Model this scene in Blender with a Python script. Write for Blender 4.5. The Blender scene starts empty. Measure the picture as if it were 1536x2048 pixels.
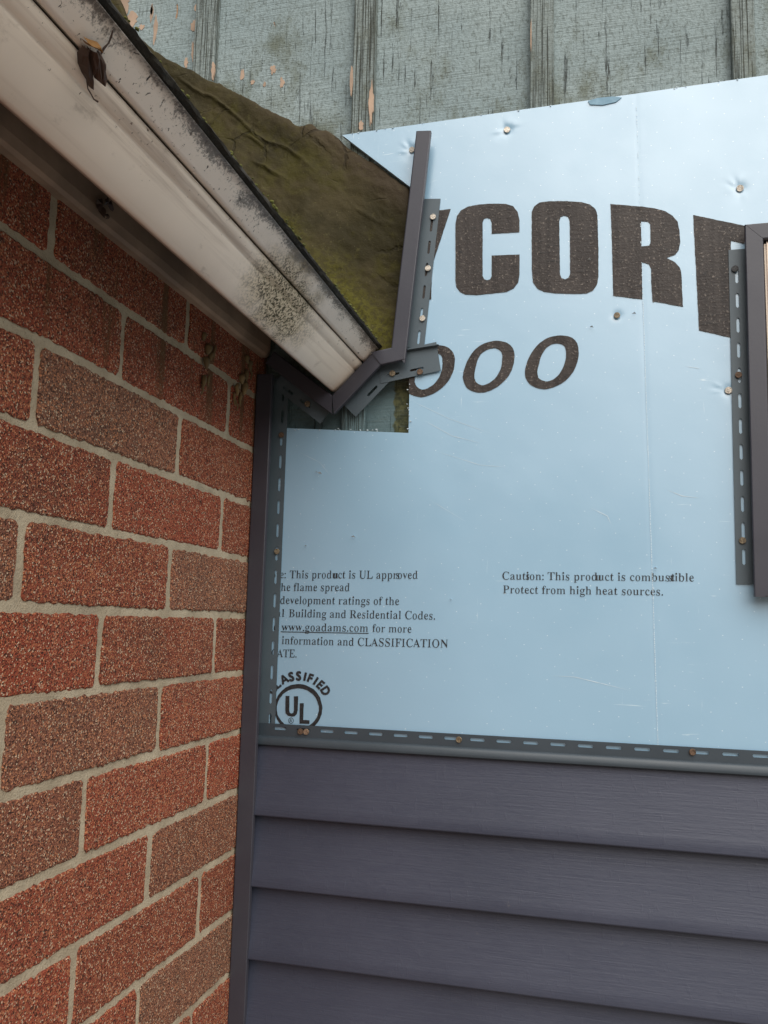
import bpy, bmesh, math, random
import numpy as np
from mathutils import Vector, Matrix
from mathutils.geometry import tessellate_polygon
random.seed(7)
sc = bpy.context.scene
COL = sc.collection
ZC = 1.55                                  # eye height above the ground
# ---------------------------------------------------------------- camera
YAW, PITCH, ROLL, FPX = math.radians(14.459), math.radians(7.4307), math.radians(-1.3973), 1714.6
cy_, sy_, cp_, sp_, cr_, sr_ = math.cos(YAW), math.sin(YAW), math.cos(PITCH), math.sin(PITCH), math.cos(ROLL), math.sin(ROLL)
fw = Vector((-sy_*cp_, cy_*cp_, sp_)); r0 = Vector((cy_, sy_, 0)); d0 = fw.cross(r0)
rt = cr_*r0 + sr_*d0; dn = -sr_*r0 + cr_*d0
cam = bpy.data.cameras.new('camera'); co = bpy.data.objects.new('camera', cam); COL.objects.link(co)
cam.sensor_fit = 'HORIZONTAL'; cam.sensor_width = 36; cam.lens = FPX/1536*36; cam.clip_start = .02; cam.clip_end = 500
m = Matrix((rt, -dn, -fw)).transposed().to_4x4(); m.translation = (0, 0, ZC); co.matrix_world = m
sc.camera = co
# ---------------------------------------------------------------- sky, sun, exposure
SUN_EL, SUN_AZ = math.radians(49), math.radians(149)     # azimuth clockwise from +Y (the wall's inward side)
w = bpy.data.worlds.new("World"); sc.world = w; w.use_nodes = True
nt = w.node_tree; bg = nt.nodes['Background']
sky = nt.nodes.new('ShaderNodeTexSky'); sky.sky_type = 'NISHITA'; sky.sun_disc = False
sky.sun_elevation = SUN_EL; sky.sun_rotation = SUN_AZ; sky.dust_density = 4; sky.air_density = 1.0
hs = nt.nodes.new('ShaderNodeHueSaturation'); hs.inputs['Saturation'].default_value = .35
nt.links.new(sky.outputs[0], hs.inputs['Color']); nt.links.new(hs.outputs[0], bg.inputs[0])
bg.inputs[1].default_value = .05
sun = bpy.data.lights.new('sun', 'SUN'); sun.energy = 4.2; sun.angle = math.radians(76); sun.color = (1, .96, .9)
so = bpy.data.objects.new('sun', sun); COL.objects.link(so)
sd = Vector((math.sin(SUN_AZ)*math.cos(SUN_EL), math.cos(SUN_AZ)*math.cos(SUN_EL), math.sin(SUN_EL)))
so.rotation_euler = sd.to_track_quat('Z', 'Y').to_euler()
so.location = sd*8
sc.view_settings.view_transform = 'Standard'; sc.view_settings.look = 'None'
sc.view_settings.exposure = 0.0; sc.view_settings.gamma = 1
sc.cycles.max_bounces = 8; sc.cycles.diffuse_bounces = 5

# ---------------------------------------------------------------- helpers
def ray(px, py):
    return rt*((px-768)/FPX) + dn*((py-1024)/FPX) + fw
def at(px, py, Y):                        # point of the wall plane at depth Y seen at that pixel -> (x, z)
    d = ray(px, py); k = Y/d.y
    return Vector((d.x*k, d.z*k+ZC))
def atplane(px, py, p0, n):
    d = ray(px, py); c = Vector((0, 0, ZC)); k = (p0-c).dot(n)/d.dot(n)
    return c + d*k
def link(o): COL.objects.link(o); return o
def tag(o, label=None, cat=None, group=None, kind=None):
    if label: o['label'] = label
    if cat: o['category'] = cat
    if group: o['group'] = group
    if kind: o['kind'] = kind
    return o
def thing(name, loc, label, cat, group=None):
    o = link(bpy.data.objects.new(name, None)); o.empty_display_size = .05; o.location = loc
    return tag(o, label, cat, group)
def wloc(o):
    v = Vector((0, 0, 0))
    while o is not None: v += o.location; o = o.parent
    return v
def obj(name, verts, faces, mats, parent=None, smooth=False, fmat=None, uvs=None, loc=None, attr=None):
    """verts in world coordinates; becomes one mesh object (child of parent)"""
    base = wloc(parent) if parent else Vector(loc or (0, 0, 0))
    me = bpy.data.meshes.new(name)
    me.from_pydata([tuple(Vector(v)-base) for v in verts], [], [tuple(f) for f in faces])
    for mt in (mats if isinstance(mats, (list, tuple)) else [mats]): me.materials.append(mt)
    if fmat: me.polygons.foreach_set('material_index', fmat)
    if smooth: me.polygons.foreach_set('use_smooth', [True]*len(me.polygons))
    if uvs:
        l = me.uv_layers.new(name='UVMap')
        for lp in me.loops: l.data[lp.index].uv = uvs[lp.vertex_index]
    if attr:
        for nm, vals in attr.items():
            a = me.attributes.new(nm, 'FLOAT', 'FACE'); a.data.foreach_set('value', vals)
    me.update()
    o = link(bpy.data.objects.new(name, me))
    if parent: o.parent = parent
    else: o.location = base
    return o
class MB:
    def __init__(s): s.v = []; s.f = []; s.m = []
    def add(s, vs, fs, mi=0):
        b = len(s.v); s.v += [tuple(v) for v in vs]; s.f += [tuple(i+b for i in f) for f in fs]; s.m += [mi]*len(fs)
    def box(s, a, b, mi=0, bev=0):
        x0, y0, z0 = a; x1, y1, z1 = b
        if not bev:
            s.add([(x0,y0,z0),(x1,y0,z0),(x1,y1,z0),(x0,y1,z0),(x0,y0,z1),(x1,y0,z1),(x1,y1,z1),(x0,y1,z1)],
                  [(0,3,2,1),(4,5,6,7),(0,1,5,4),(1,2,6,5),(2,3,7,6),(3,0,4,7)], mi); return
        bm = bmesh.new(); bmesh.ops.create_cube(bm, size=1)
        for v in bm.verts: v.co = Vector(((x0+x1)/2+v.co.x*(x1-x0), (y0+y1)/2+v.co.y*(y1-y0), (z0+z1)/2+v.co.z*(z1-z0)))
        bmesh.ops.bevel(bm, geom=list(bm.edges), offset=bev, segments=2, affect='EDGES')
        bm.verts.index_update(); s.add([v.co[:] for v in bm.verts], [[v.index for v in f.verts] for f in bm.faces], mi); bm.free()
    def tube(s, pts, r, n=6, mi=0):
        pts = [Vector(p) for p in pts]; rs = r if isinstance(r, (list, tuple)) else [r]*len(pts)
        vs = []; fs = []
        for i, p in enumerate(pts):
            t = (pts[min(i+1, len(pts)-1)]-pts[max(i-1, 0)]).normalized()
            a = t.orthogonal().normalized(); b = t.cross(a)
            vs += [p+(a*math.cos(k*2*math.pi/n)+b*math.sin(k*2*math.pi/n))*rs[i] for k in range(n)]
        for i in range(len(pts)-1):
            for k in range(n): fs.append((i*n+k, i*n+(k+1)%n, (i+1)*n+(k+1)%n, (i+1)*n+k))
        fs.append(tuple(range(n))[::-1]); fs.append(tuple((len(pts)-1)*n+k for k in range(n)))
        s.add(vs, fs, mi)
    def build(s, name, mats, parent=None, smooth=False, loc=None):
        return obj(name, s.v, s.f, mats, parent, smooth, s.m, loc=loc)
_rng = np.random.RandomState(3)
_T = _rng.rand(256, 256)
def vnoise(x, y):
    x = np.asarray(x, float); y = np.asarray(y, float)
    xi = np.floor(x).astype(int); yi = np.floor(y).astype(int); fx = x-xi; fy = y-yi
    fx = fx*fx*(3-2*fx); fy = fy*fy*(3-2*fy)
    g = lambda a, b: _T[a % 256, b % 256]
    return (g(xi, yi)*(1-fx)+g(xi+1, yi)*fx)*(1-fy)+(g(xi, yi+1)*(1-fx)+g(xi+1, yi+1)*fx)*fy-.5
def fbm(x, y, o=4):
    r = 0; a = 1
    for i in range(o): r = r+a*vnoise(x*2**i+17*i, y*2**i+9*i); a *= .5
    return r
def area2(p): return sum(p[i][0]*p[(i+1) % len(p)][1]-p[(i+1) % len(p)][0]*p[i][1] for i in range(len(p)))/2
def poly_tris(outer, holes):
    loops = [[Vector((q[0], q[1], 0)) for q in L] for L in [outer]+holes]
    flat = [q for L in [outer]+holes for q in L]
    return flat, [tuple(t) for t in tessellate_polygon(loops)]
def orient(flat, tris, sign):
    out = []
    for a, b, c in tris:
        A, B, C = flat[a], flat[b], flat[c]
        ar = (B[0]-A[0])*(C[1]-A[1])-(C[0]-A[0])*(B[1]-A[1])
        if abs(ar) < 1e-14: continue
        out.append((a, b, c) if ar*sign > 0 else (a, c, b))
    return out
def solid_poly(mb, outer, holes, Y, th, mi=0, yf=None):
    """flat plate in the wall plane: outer/holes are (x,z) loops, front at Y, back at Y+th"""
    flat, tris = poly_tris(outer, holes)
    yy = (lambda q: Y) if yf is None else yf
    n = len(flat)
    vs = [(q[0], yy(q), q[1]) for q in flat] + [(q[0], yy(q)+th, q[1]) for q in flat]
    fs = orient(flat, tris, 1)            # x,z ccw seen from -Y
    bk = [(a+n, c+n, b+n) for a, b, c in fs]
    side = []; o = 0
    for L in [outer]+holes:
        k = len(L); ccw = area2(L) > 0
        if L is not outer: ccw = not ccw
        for i in range(k):
            a, b = o+i, o+(i+1) % k
            side.append((a, a+n, b+n, b) if ccw else (b, b+n, a+n, a))
        o += k
    mb.add(vs, fs+bk+side, mi)

# ---------------------------------------------------------------- node helpers
class NT:
    def __init__(s, name):
        s.m = bpy.data.materials.new(name); s.m.use_nodes = True; s.t = s.m.node_tree
        s.b = s.t.nodes['Principled BSDF']; g = s.t.nodes.new('ShaderNodeNewGeometry'); s.pos = g.outputs['Position']
    def set(s, sock, v):
        if isinstance(v, bpy.types.NodeSocket): s.t.links.new(v, sock)
        else:
            if isinstance(v, (tuple, list)) and len(v) == 3 and len(getattr(sock, 'default_value', ())) == 4: v = (*v, 1)
            sock.default_value = v
    def n(s, ty, out=0, props=None, **kw):
        nd = s.t.nodes.new(ty)
        for k, v in (props or {}).items(): setattr(nd, k, v)
        for k, v in kw.items(): s.set(nd.inputs[k.replace('_', ' ')], v)
        return nd.outputs[out]
    def math(s, op, a, b=0., c=0., clamp=False):
        nd = s.t.nodes.new('ShaderNodeMath'); nd.operation = op; nd.use_clamp = clamp
        for i, v in enumerate((a, b, c)): s.set(nd.inputs[i], v)
        return nd.outputs[0]
    def mix(s, f, a, b, mode='MIX'):
        nd = s.t.nodes.new('ShaderNodeMix'); nd.data_type = 'RGBA'; nd.blend_type = mode
        s.set(nd.inputs[0], f); s.set(nd.inputs[6], a); s.set(nd.inputs[7], b)
        return nd.outputs[2]
    def rng(s, v, a, b, c=0., d=1., smooth=True):
        nd = s.t.nodes.new('ShaderNodeMapRange'); nd.interpolation_type = 'SMOOTHSTEP' if smooth else 'LINEAR'; nd.clamp = True
        for i, q in enumerate((v, a, b, c, d)): s.set(nd.inputs[i], q)
        return nd.outputs[0]
    def map(s, v, scale=(1, 1, 1), loc=(0, 0, 0), rot=(0, 0, 0)):
        nd = s.t.nodes.new('ShaderNodeMapping'); s.set(nd.inputs['Vector'], v)
        nd.inputs['Scale'].default_value = scale; nd.inputs['Location'].default_value = loc; nd.inputs['Rotation'].default_value = rot
        return nd.outputs[0]
    def noise(s, scale, v=None, detail=3., rough=.55, dist=0., out=0):
        return s.n('ShaderNodeTexNoise', out, Vector=v or s.pos, Scale=scale, Detail=detail, Roughness=rough, Distortion=dist)
    def sep(s, v=None):
        nd = s.t.nodes.new('ShaderNodeSeparateXYZ'); s.set(nd.inputs[0], v or s.pos); return nd.outputs
    def bump(s, h, strength=.5, dist=.001, normal=None):
        nd = s.t.nodes.new('ShaderNodeBump'); s.set(nd.inputs['Height'], h); nd.inputs['Strength'].default_value = strength
        nd.inputs['Distance'].default_value = dist
        if normal is not None: s.t.links.new(normal, nd.inputs['Normal'])
        return nd.outputs[0]
    def warp(s, amt, scale):
        nd = s.t.nodes.new('ShaderNodeVectorMath'); nd.operation = 'MULTIPLY_ADD'
        s.set(nd.inputs[0], s.noise(scale, detail=4, out=1)); nd.inputs[1].default_value = (amt,)*3; s.set(nd.inputs[2], s.pos)
        return nd.outputs[0]
    def done(s, col, rough=.6, nrm=None, metal=0., spec=None):
        s.set(s.b.inputs['Base Color'], col); s.set(s.b.inputs['Roughness'], rough); s.set(s.b.inputs['Metallic'], metal)
        if nrm is not None: s.set(s.b.inputs['Normal'], nrm)
        if spec is not None: s.set(s.b.inputs['Specular IOR Level'], spec)
        return s.m

# ---------------------------------------------------------------- materials
def m_brick():
    t = NT('brick')
    tone = t.n('ShaderNodeAttribute', 2, {'attribute_name': 'tone'})
    sh = t.n('ShaderNodeAttribute', 2, {'attribute_name': 'shade'})
    base = t.mix(tone, (.36, .068, .034), (.235, .122, .080))
    base = t.mix(t.rng(sh, 0, 1, 0, .62, False), base, (.17, .056, .032))
    big = t.noise(14, detail=4); base = t.mix(t.rng(big, .35, .7, 0, .35), base, (.40, .13, .075))
    stn = t.noise(5, detail=6, rough=.7); base = t.mix(t.rng(stn, .54, .68, 0, .5), base, (.13, .07, .05))
    v1 = t.n('ShaderNodeTexVoronoi', 1, Vector=t.pos, Scale=680.)
    c = t.sep(v1)
    base2 = t.mix(t.rng(c[0], .60, .98, 0, .85), base, (.64, .27, .13))
    base2 = t.mix(t.rng(c[1], .64, .86, 0, .88), base2, (.045, .02, .015))
    base2 = t.mix(t.rng(c[2], .91, .96, 0, .85), base2, (.68, .52, .36))
    fine = t.noise(520, detail=2); base2 = t.mix(t.rng(fine, .3, .7, .0, .5), base2, t.mix(.5, base2, (.07, .03, .02)))
    dk = t.noise(60, detail=3); base2 = t.mix(t.rng(dk, .62, .75, 0, .35), base2, (.05, .03, .025))
    sm = t.noise(22, detail=6, rough=.75); base2 = t.mix(t.rng(sm, .64, .74, 0, .4), base2, (.42, .34, .24))
    # old runs of dirt below the eave
    run = t.noise(38, t.map(t.pos, (1, 1, .06)), detail=3)
    z = t.sep()[2]
    rm = t.math('MULTIPLY', t.rng(run, .55, .66), t.rng(z, ZC+.20, ZC+.34, 0, .8))
    base2 = t.mix(rm, base2, (.12, .068, .03))
    h = t.math('ADD', t.noise(420, detail=3), t.math('MULTIPLY', v1_d(t), .8))
    nr = t.bump(h, .9, .0016)
    return t.done(base2, .9, nr, spec=.25)
def v1_d(t): return t.n('ShaderNodeTexVoronoi', 0, Vector=t.pos, Scale=680.)
def m_mortar():
    t = NT('mortar')
    a = t.noise(25, detail=4); b = t.noise(500, detail=2)
    col = t.mix(t.rng(a, .3, .7), (.37, .305, .215), (.49, .415, .30))
    col = t.mix(t.rng(b, .55, .75, 0, .6), col, (.22, .16, .10))
    col = t.mix(t.rng(t.noise(6, detail=5), .56, .7, 0, .6), col, (.20, .155, .115))
    return t.done(col, .95, t.bump(t.math('ADD', b, t.noise(150)), .8, .0015), spec=.2)
def m_fascia(name, base, dirt, top=False):
    """UV: u along the eave in metres, v across the face in metres"""
    t = NT(name); uv = t.n('ShaderNodeUVMap'); s = t.sep(uv); u, v = s[0], s[1]
    col = t.mix(t.rng(t.noise(3, detail=5), .35, .7), base, tuple(c*.86 for c in base))
    # shading of the rolled bottom edge, put into the colour as a brown rim
    col = t.mix(t.math('MULTIPLY', t.rng(v, .004, -.006), .75), col, (.16, .085, .06))
    sp = t.noise(210, t.map(uv, (1, .8, 1)), detail=4, rough=.7, dist=.5)
    den = t.noise(9, uv, detail=3)
    up = t.rng(v, .018, .064, 0, .085 if not top else .1)
    th = t.math('SUBTRACT', .715, t.math('ADD', up, t.math('MULTIPLY', t.math('SUBTRACT', den, .5), .16)))
    if top: th = t.math('ADD', th, .018)
    spots = t.rng(sp, th, t.math('ADD', th, .035))
    spots = t.math('MULTIPLY', spots, dirt)
    col = t.mix(spots, col, (.05, .032, .022))
    cl = t.noise(40, t.map(uv, (.6, 1, 1)), detail=5, rough=.7)
    if top:
        gr = t.math('ADD', t.math('ADD', t.math('MULTIPLY', cl, .5), t.math('MULTIPLY', t.noise(300, uv, detail=4, rough=.75), .5)), t.rng(v, .066, .096, -.06, .17, False))
        gr = t.math('ADD', gr, t.math('MULTIPLY', t.math('SUBTRACT', t.noise(14, uv, detail=3), .5), .3))
        col = t.mix(t.rng(gr, .57, .69, 0, .82), col, (.075, .055, .040))
        ed = t.math('MULTIPLY', t.rng(v, .088, .097), t.rng(t.noise(26, uv, detail=5, rough=.7), .3, .6, .35, 1.))
        col = t.mix(t.math('MULTIPLY', ed, .85), col, (.045, .03, .02))
    else:
        col = t.mix(t.rng(cl, .58, .74, 0, .4), col, (.26, .18, .12))
        stk = t.noise(1, t.map(uv, (2.2, 60, 1)), detail=5, rough=.65, dist=.3)
        col = t.mix(t.math('MULTIPLY', t.rng(stk, .5, .68), t.rng(v, .015, .05, .12, .5)), col, (.30, .20, .13))
        gv = t.math('MULTIPLY', t.rng(t.math('ABSOLUTE', t.math('SUBTRACT', v, .0655)), .0065, .0, 0, .85), t.rng(cl, .3, .6, .3, 1))
        col = t.mix(gv, col, (.06, .042, .03))
    # patch of grey-green mould near the wall end
    pu, pv = MOULD
    du = t.math('DIVIDE', t.math('SUBTRACT', t.math('ADD', u, t.math('MULTIPLY', v, .4)), pu+pv*.4), .115); dv = t.math('DIVIDE', t.math('SUBTRACT', v, pv), .052)
    d = t.math('SQRT', t.math('ADD', t.math('MULTIPLY', du, du), t.math('MULTIPLY', dv, dv)))
    d = t.math('ADD', d, t.math('MULTIPLY', t.math('SUBTRACT', t.noise(30, uv, detail=4), .5), 1.1))
    mk = t.rng(d, 1.25, .35)
    grain = t.math('ADD', t.math('MULTIPLY', t.noise(300, uv, detail=3, rough=.7), .7), t.math('MULTIPLY', t.noise(75, uv, detail=3), .3))
    mcol = t.mix(t.rng(grain, .42, .56), (.05, .042, .02), (.52, .44, .28))
    col = t.mix(t.math('MULTIPLY', mk, t.rng(grain, .44, .55, 1., .6)), col, mcol)
    h = t.math('ADD', t.math('MULTIPLY', mk, t.math('MULTIPLY', grain, 1.6)), t.math('MULTIPLY', spots, .5))
    nr = t.bump(h, .8, .0012, t.bump(t.noise(7, detail=2), .25, .004))
    return t.done(col, t.mix(mk, (.38,)*3, (.9,)*3), nr)
def m_simple(name, col, rough=.5, grain=None, var=.12, metal=0., bumpd=.0004, spec=None):
    t = NT(name)
    a = t.noise(11, detail=4)
    c = t.mix(t.rng(a, .3, .7), tuple(k*(1-var) for k in col), tuple(k*(1+var) for k in col))
    n = t.bump(t.noise(grain or 300, detail=3), .35, bumpd)
    return t.done(c, t.rng(a, .3, .7, rough-.05, rough+.06), n, metal, spec)
def m_siding():
    t = NT('siding_vinyl')
    g = t.noise(1, t.map(t.pos, (9, 4, 260)), detail=4, rough=.65, dist=.6)
    g2 = t.noise(1, t.map(t.pos, (45, 20, 130)), detail=3, dist=1.2)
    g3 = t.noise(1, t.map(t.pos, (160, 60, 55)), detail=2)
    h = t.math('ADD', t.math('ADD', t.math('MULTIPLY', g, 1.), t.math('MULTIPLY', g2, .5)), t.math('MULTIPLY', t.rng(g3, .62, .72), .22))
    col = t.mix(t.rng(t.noise(4), .3, .7), (.042, .048, .074), (.051, .057, .086))
    col = t.mix(t.rng(t.noise(90, detail=4), .7, .8, 0, .25), col, (.15, .14, .13))
    return t.done(col, t.rng(g2, .3, .7, .34, .46), t.bump(h, .32, .0011), spec=.45)
def m_foam():
    t = NT('foam_film')
    p = t.sep(); q = t.n('ShaderNodeCombineXYZ', 0, X=p[0], Y=p[2])
    base = t.mix(t.rng(t.noise(2.2, detail=3), .35, .65), (.27, .46, .62), (.295, .49, .655))
    # factory pinholes in a skewed lattice
    vo = t.n('ShaderNodeTexVoronoi', 0, {'voronoi_dimensions': '2D'}, Vector=t.map(q, (1, 1.35, 1), rot=(0, 0, .32)), Scale=37., Randomness=.16)
    dot = t.rng(vo, .037, .020)
    base = t.mix(t.math('MULTIPLY', dot, t.rng(t.noise(45), .38, .62, .05, .75)), base, (.85, .92, .96))
    # fine scuffs in two directions
    sc1 = t.noise(1, t.map(q, (14, 260, 1), rot=(0, 0, -.35)), detail=4, rough=.6, dist=.4)
    sc2 = t.noise(1, t.map(q, (220, 10, 1), rot=(0, 0, -.5)), detail=4, rough=.6)
    scm = t.math('MAXIMUM', t.rng(sc1, .66, .74), t.rng(sc2, .68, .76))
    patch = t.rng(t.noise(5, detail=3), .5, .62)
    base = t.mix(t.math('MULTIPLY', t.math('MULTIPLY', scm, patch), .75), base, (.75, .85, .9))
    hh = t.math('ADD', t.math('MULTIPLY', t.noise(170, detail=3), .5), t.math('MULTIPLY', t.math('MULTIPLY', scm, patch), .5))
    nr = t.bump(hh, .16, .0007)
    nr = t.bump(t.noise(9, detail=2), .08, .006, nr)
    t.b.inputs['IOR'].default_value = 1.72
    return t.done(base, t.rng(t.noise(6, detail=5, rough=.65),   .3, .7, .29, .39), nr, spec=1.)
def m_ink():
    t = NT('printing_ink')
    v = t.noise(1, t.map(t.pos, (120, 1, 9)), detail=3)
    g = t.noise(300, detail=3, rough=.7)
    hs_ = t.noise(1, t.map(t.pos, (38, 1, 190)), detail=3, dist=.8)
    col = t.mix(t.rng(v, .3, .7), (.022, .016, .014), (.044, .035, .031))
    col = t.mix(t.rng(hs_, .62, .70, 0, .85), col, (.009, .008, .008))
    g2 = t.noise(230, detail=4, rough=.75)
    col = t.mix(t.rng(g, .58, .70, 0, .9), col, (.20, .17, .145))  # pale speckles: glints on the grainy ink, put into its colour
    col = t.mix(t.rng(g2, .62, .72, 0, .8), col, (.008, .007, .007))
    h = t.math('ADD', g, t.math('MULTIPLY', hs_, .8))
    return t.done(col, .5, t.bump(h, .5, .0012), spec=.35)
def m_type():
    t = NT('small_type_ink'); return t.done(t.mix(t.rng(t.noise(600), .4, .7), (.010, .011, .014), (.035, .036, .04)), .5)
def m_oldwall(name, batten=False):
    t = NT(name); p = t.sep()
    if batten:
        gr = t.noise(1, t.map(t.pos, (430, 300, 5)), detail=3, rough=.6)
    else:
        gr = t.noise(1, t.map(t.pos, (170, 40, 8)), detail=6, rough=.72, dist=.5)
    hz = t.noise(1, t.map(t.pos, (16, 5, 420)), detail=3)
    big = t.noise(4, detail=4)
    col = t.mix(t.rng(big, .3, .7), (.25, .315, .327), (.33, .395, .398))
    col = t.mix(t.rng(t.noise(1, t.map(t.pos, (200, 60, 95)), detail=6, rough=.75), .45, .68, 0, .75), col, (.13, .155, .145))
    # algae, thickest low down and by the flashing
    al = t.math('ADD', t.noise(7, t.map(t.pos, (1.3, 1, .7)), detail=6, rough=.65), t.math('ADD', t.rng(p[2], ZC+1.02, ZC+.66, -.12, .15, False), t.math('MULTIPLY', t.rng(p[0], -.05, -.4), .05)))
    col = t.mix(t.rng(al, .50, .68, 0, .72), col, (.095, .10, .055))
    spk = t.noise(230, detail=3, rough=.7)
    col = t.mix(t.math('MULTIPLY', t.rng(spk, .56, .68), t.rng(al, .42, .62, .1, .85)), col, (.05, .055, .035))
    if batten: col = t.mix(.32, col, (.125, .125, .09))
    # paint that stayed bluer below the eave, with a green run beside the board
    low = t.rng(p[2], ZC+.41, ZC+.36)
    col = t.mix(t.math('MULTIPLY', low, .7), col, (.12, .205, .24))
    run = t.math('MULTIPLY', low, t.rng(t.math('ADD', p[0], t.math('MULTIPLY', t.math('SUBTRACT', t.noise(70, detail=4), .5), .012)), -.3165, -.3135))
    col = t.mix(t.math('MULTIPLY', run, .9), col, t.mix(t.rng(t.noise(120, detail=4), .35, .65), (.05, .055, .02), (.14, .14, .055)))
    ckm = t.rng(t.noise(11, detail=4), .38, .58)
    if batten:
        ck = t.rng(gr, .50, .66, 0, .9)
        col = t.mix(ck, col, (.06, .062, .045))
    else:
        ck = t.math('MULTIPLY', t.rng(gr, .60, .66), ckm)
        col = t.mix(t.math('MULTIPLY', ck, .9), col, (.035, .034, .026))
    col = t.mix(t.rng(hz, .55, .72, 0, .42), col, (.115, .14, .13))
    wood = t.noise(1, t.map(t.pos, (34, 20, 9)), detail=4, rough=.6)
    bare = t.math('MULTIPLY', t.rng(wood, .715, .73), t.rng(p[0], -.30, -.62, .15, 1., False))
    bare = t.math('MULTIPLY', bare, t.rng(p[0], .0, -.25))
    col = t.mix(bare, col, t.mix(gr, (.30, .17, .09), (.46, .30, .19)))
    h = t.math('ADD', t.math('MULTIPLY', ck, -1.3), t.math('ADD', t.math('MULTIPLY', hz, .5), t.math('MULTIPLY', bare, -.8)))
    h = t.math('ADD', h, t.math('MULTIPLY', spk, .5))
    return t.done(col, .8, t.bump(h, .9, .003), spec=.3)
def m_membrane():
    t = NT('tarred_membrane')
    a = t.noise(9, detail=6, rough=.65); b = t.noise(150, detail=4, rough=.7)
    col = t.mix(t.rng(a, .35, .65), (.027, .022, .008), (.047, .037, .015))
    p = t.sep()
    mo = t.math('ADD', t.noise(6, detail=5, rough=.6), t.math('MULTIPLY', t.math('SUBTRACT', t.noise(60, detail=4), .5), .5))
    col = t.mix(t.rng(mo, .50, .72, 0, .8), col, (.046, .040, .007))
    # greener along the roof edge below
    line = t.math('ADD', p[2], t.math('MULTIPLY', p[0], .86))       # constant along the roof slope
    low = t.rng(t.math('ADD', line, t.math('MULTIPLY', t.math('SUBTRACT', a, .5), .12)), ZC+.245, ZC+.165)
    col = t.mix(t.math('MULTIPLY', low, t.rng(b, .4, .6, .25, .9)), col, (.085, .078, .010))
    hi = t.rng(line, ZC+.36, ZC+.42)
    col = t.mix(t.math('MULTIPLY', hi, .7), col, (.062, .045, .030))
    col = t.mix(t.rng(b, .62, .74, 0, .5), col, (.03, .026, .016))
    col = t.mix(t.rng(t.noise(420, detail=2), .70, .78, 0, .6), col, (.2, .18, .11))
    crk = t.n('ShaderNodeTexVoronoi', 0, {'feature': 'DISTANCE_TO_EDGE'}, Vector=t.warp(.05, 14), Scale=11.)
    ckk = t.math('MULTIPLY', t.rng(crk, .030, .008), t.rng(t.noise(7, detail=3), .5, .6))
    col = t.mix(t.math('MULTIPLY', ckk, .45), col, (.010, .008, .005))
    fl = t.noise(90, detail=5, rough=.75)
    col = t.mix(t.rng(fl, .58, .70, 0, .55), col, (.085, .075, .028))
    hgt = t.math('ADD', t.math('MULTIPLY', b, .7), t.math('ADD', t.noise(28, detail=5, rough=.65), t.math('MULTIPLY', ckk, -.8)))
    return t.done(col, .68, t.bump(hgt, .65, .003), spec=.12)
def m_metal(name, col, rough=.38):
    t = NT(name)
    c = t.mix(t.rng(t.noise(420, detail=4), .4, .66), col, tuple(k*.45 for k in col))
    return t.done(c, t.rng(t.noise(200), .3, .7, rough, rough+.2), t.bump(t.noise(500), .4, .0006), .45)

# key geometry of the eave's square-cut face (x, z), bottom to top
FB = Vector((-.4016, .3531+ZC)); FT = Vector((-.3373, .4201+ZC))
tdir = (FT-FB).normalized(); ndir = Vector((tdir.y, -tdir.x)); FLEN = (FT-FB).length
FP0 = Vector((FB.x, 0, FB.y)); FN = Vector((ndir.x, 0, ndir.y))
def on_fascia(px, py):
    q = atplane(px, py, FP0, FN); return q.y, (Vector((q.x, q.z))-FB).dot(tdir)
MOULD = on_fascia(566, 602)

M = dict(brick=m_brick(), mortar=m_mortar(),
    fascia=m_fascia('fascia_paint', (.92, .80, .68), 1.), drip=m_fascia('drip_edge_paint', (.88, .79, .70), 1., True),
    soffit=m_simple('soffit_paint', (.055, .036, .027), .7, 120, .3), frieze=m_simple('frieze_wood', (.34, .235, .165), .75, 90, .3, bumpd=.002),
    shingle=m_simple('shingle', (.016, .014, .010), .95, 160, .5, bumpd=.004), moss=m_simple('moss', (.085, .09, .02), .95, 300, .4, bumpd=.003),
    siding=m_siding(), vinyl=m_simple('trim_vinyl', (.046, .046, .060), .40, 240, .05, bumpd=.0002),
    under=m_simple('bare_vinyl', (.073, .099, .118), .42, 240, .06, bumpd=.0002),
    foam=m_foam(), foam_edge=m_simple('foam_cut_edge', (.62, .72, .78), .7, 260, .1, bumpd=.001), ink=m_ink(), type=m_type(),
    wall=m_oldwall('old_painted_panel'), batten=m_oldwall('old_painted_batten', True), membrane=m_membrane(),
    bare=m_simple('bare_wood', (.42, .30, .22), .85, 200, .25, bumpd=.001),
    hem=m_simple('bare_vinyl_hem', (.040, .054, .068), .42, 240, .06, bumpd=.0002), nail_s=m_metal('nail_zinc', (.62, .56, .48)), nail_b=m_metal('nail_brass', (.27, .215, .145)), nail_r=m_metal('nail_rust', (.165, .105, .07), .6), nail_d=m_metal('nail_dark', (.06, .06, .062), .5),
    winframe=m_simple('window_paint', (.82, .69, .57), .5, 100, .06), leaf=m_simple('dried_leaf', (.075, .040, .028), .6, 160, .5, bumpd=.001),
    leaf_o=m_simple('dried_leaf_amber', (.30, .145, .035), .6, 160, .4, bumpd=.001), straw=m_simple('dried_mud', (.20, .135, .062), .9, 260, .4, bumpd=.002),
    lichen=m_simple('lichen', (.40, .40, .31), .95, 300, .3, bumpd=.002), ground=m_simple('gravel_path', (.26, .24, .21), .95, 120, .2, bumpd=.01), web=m_simple('web', (.09, .08, .07), .8))
t = NT('window_glass'); M['glass'] = t.done((.03, .035, .04), .06, None, spec=.8)
t = NT('foam_gouge'); M['gouge'] = t.done(t.mix(t.noise(120), (.10, .22, .32), (.30, .48, .60)), .6)

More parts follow.
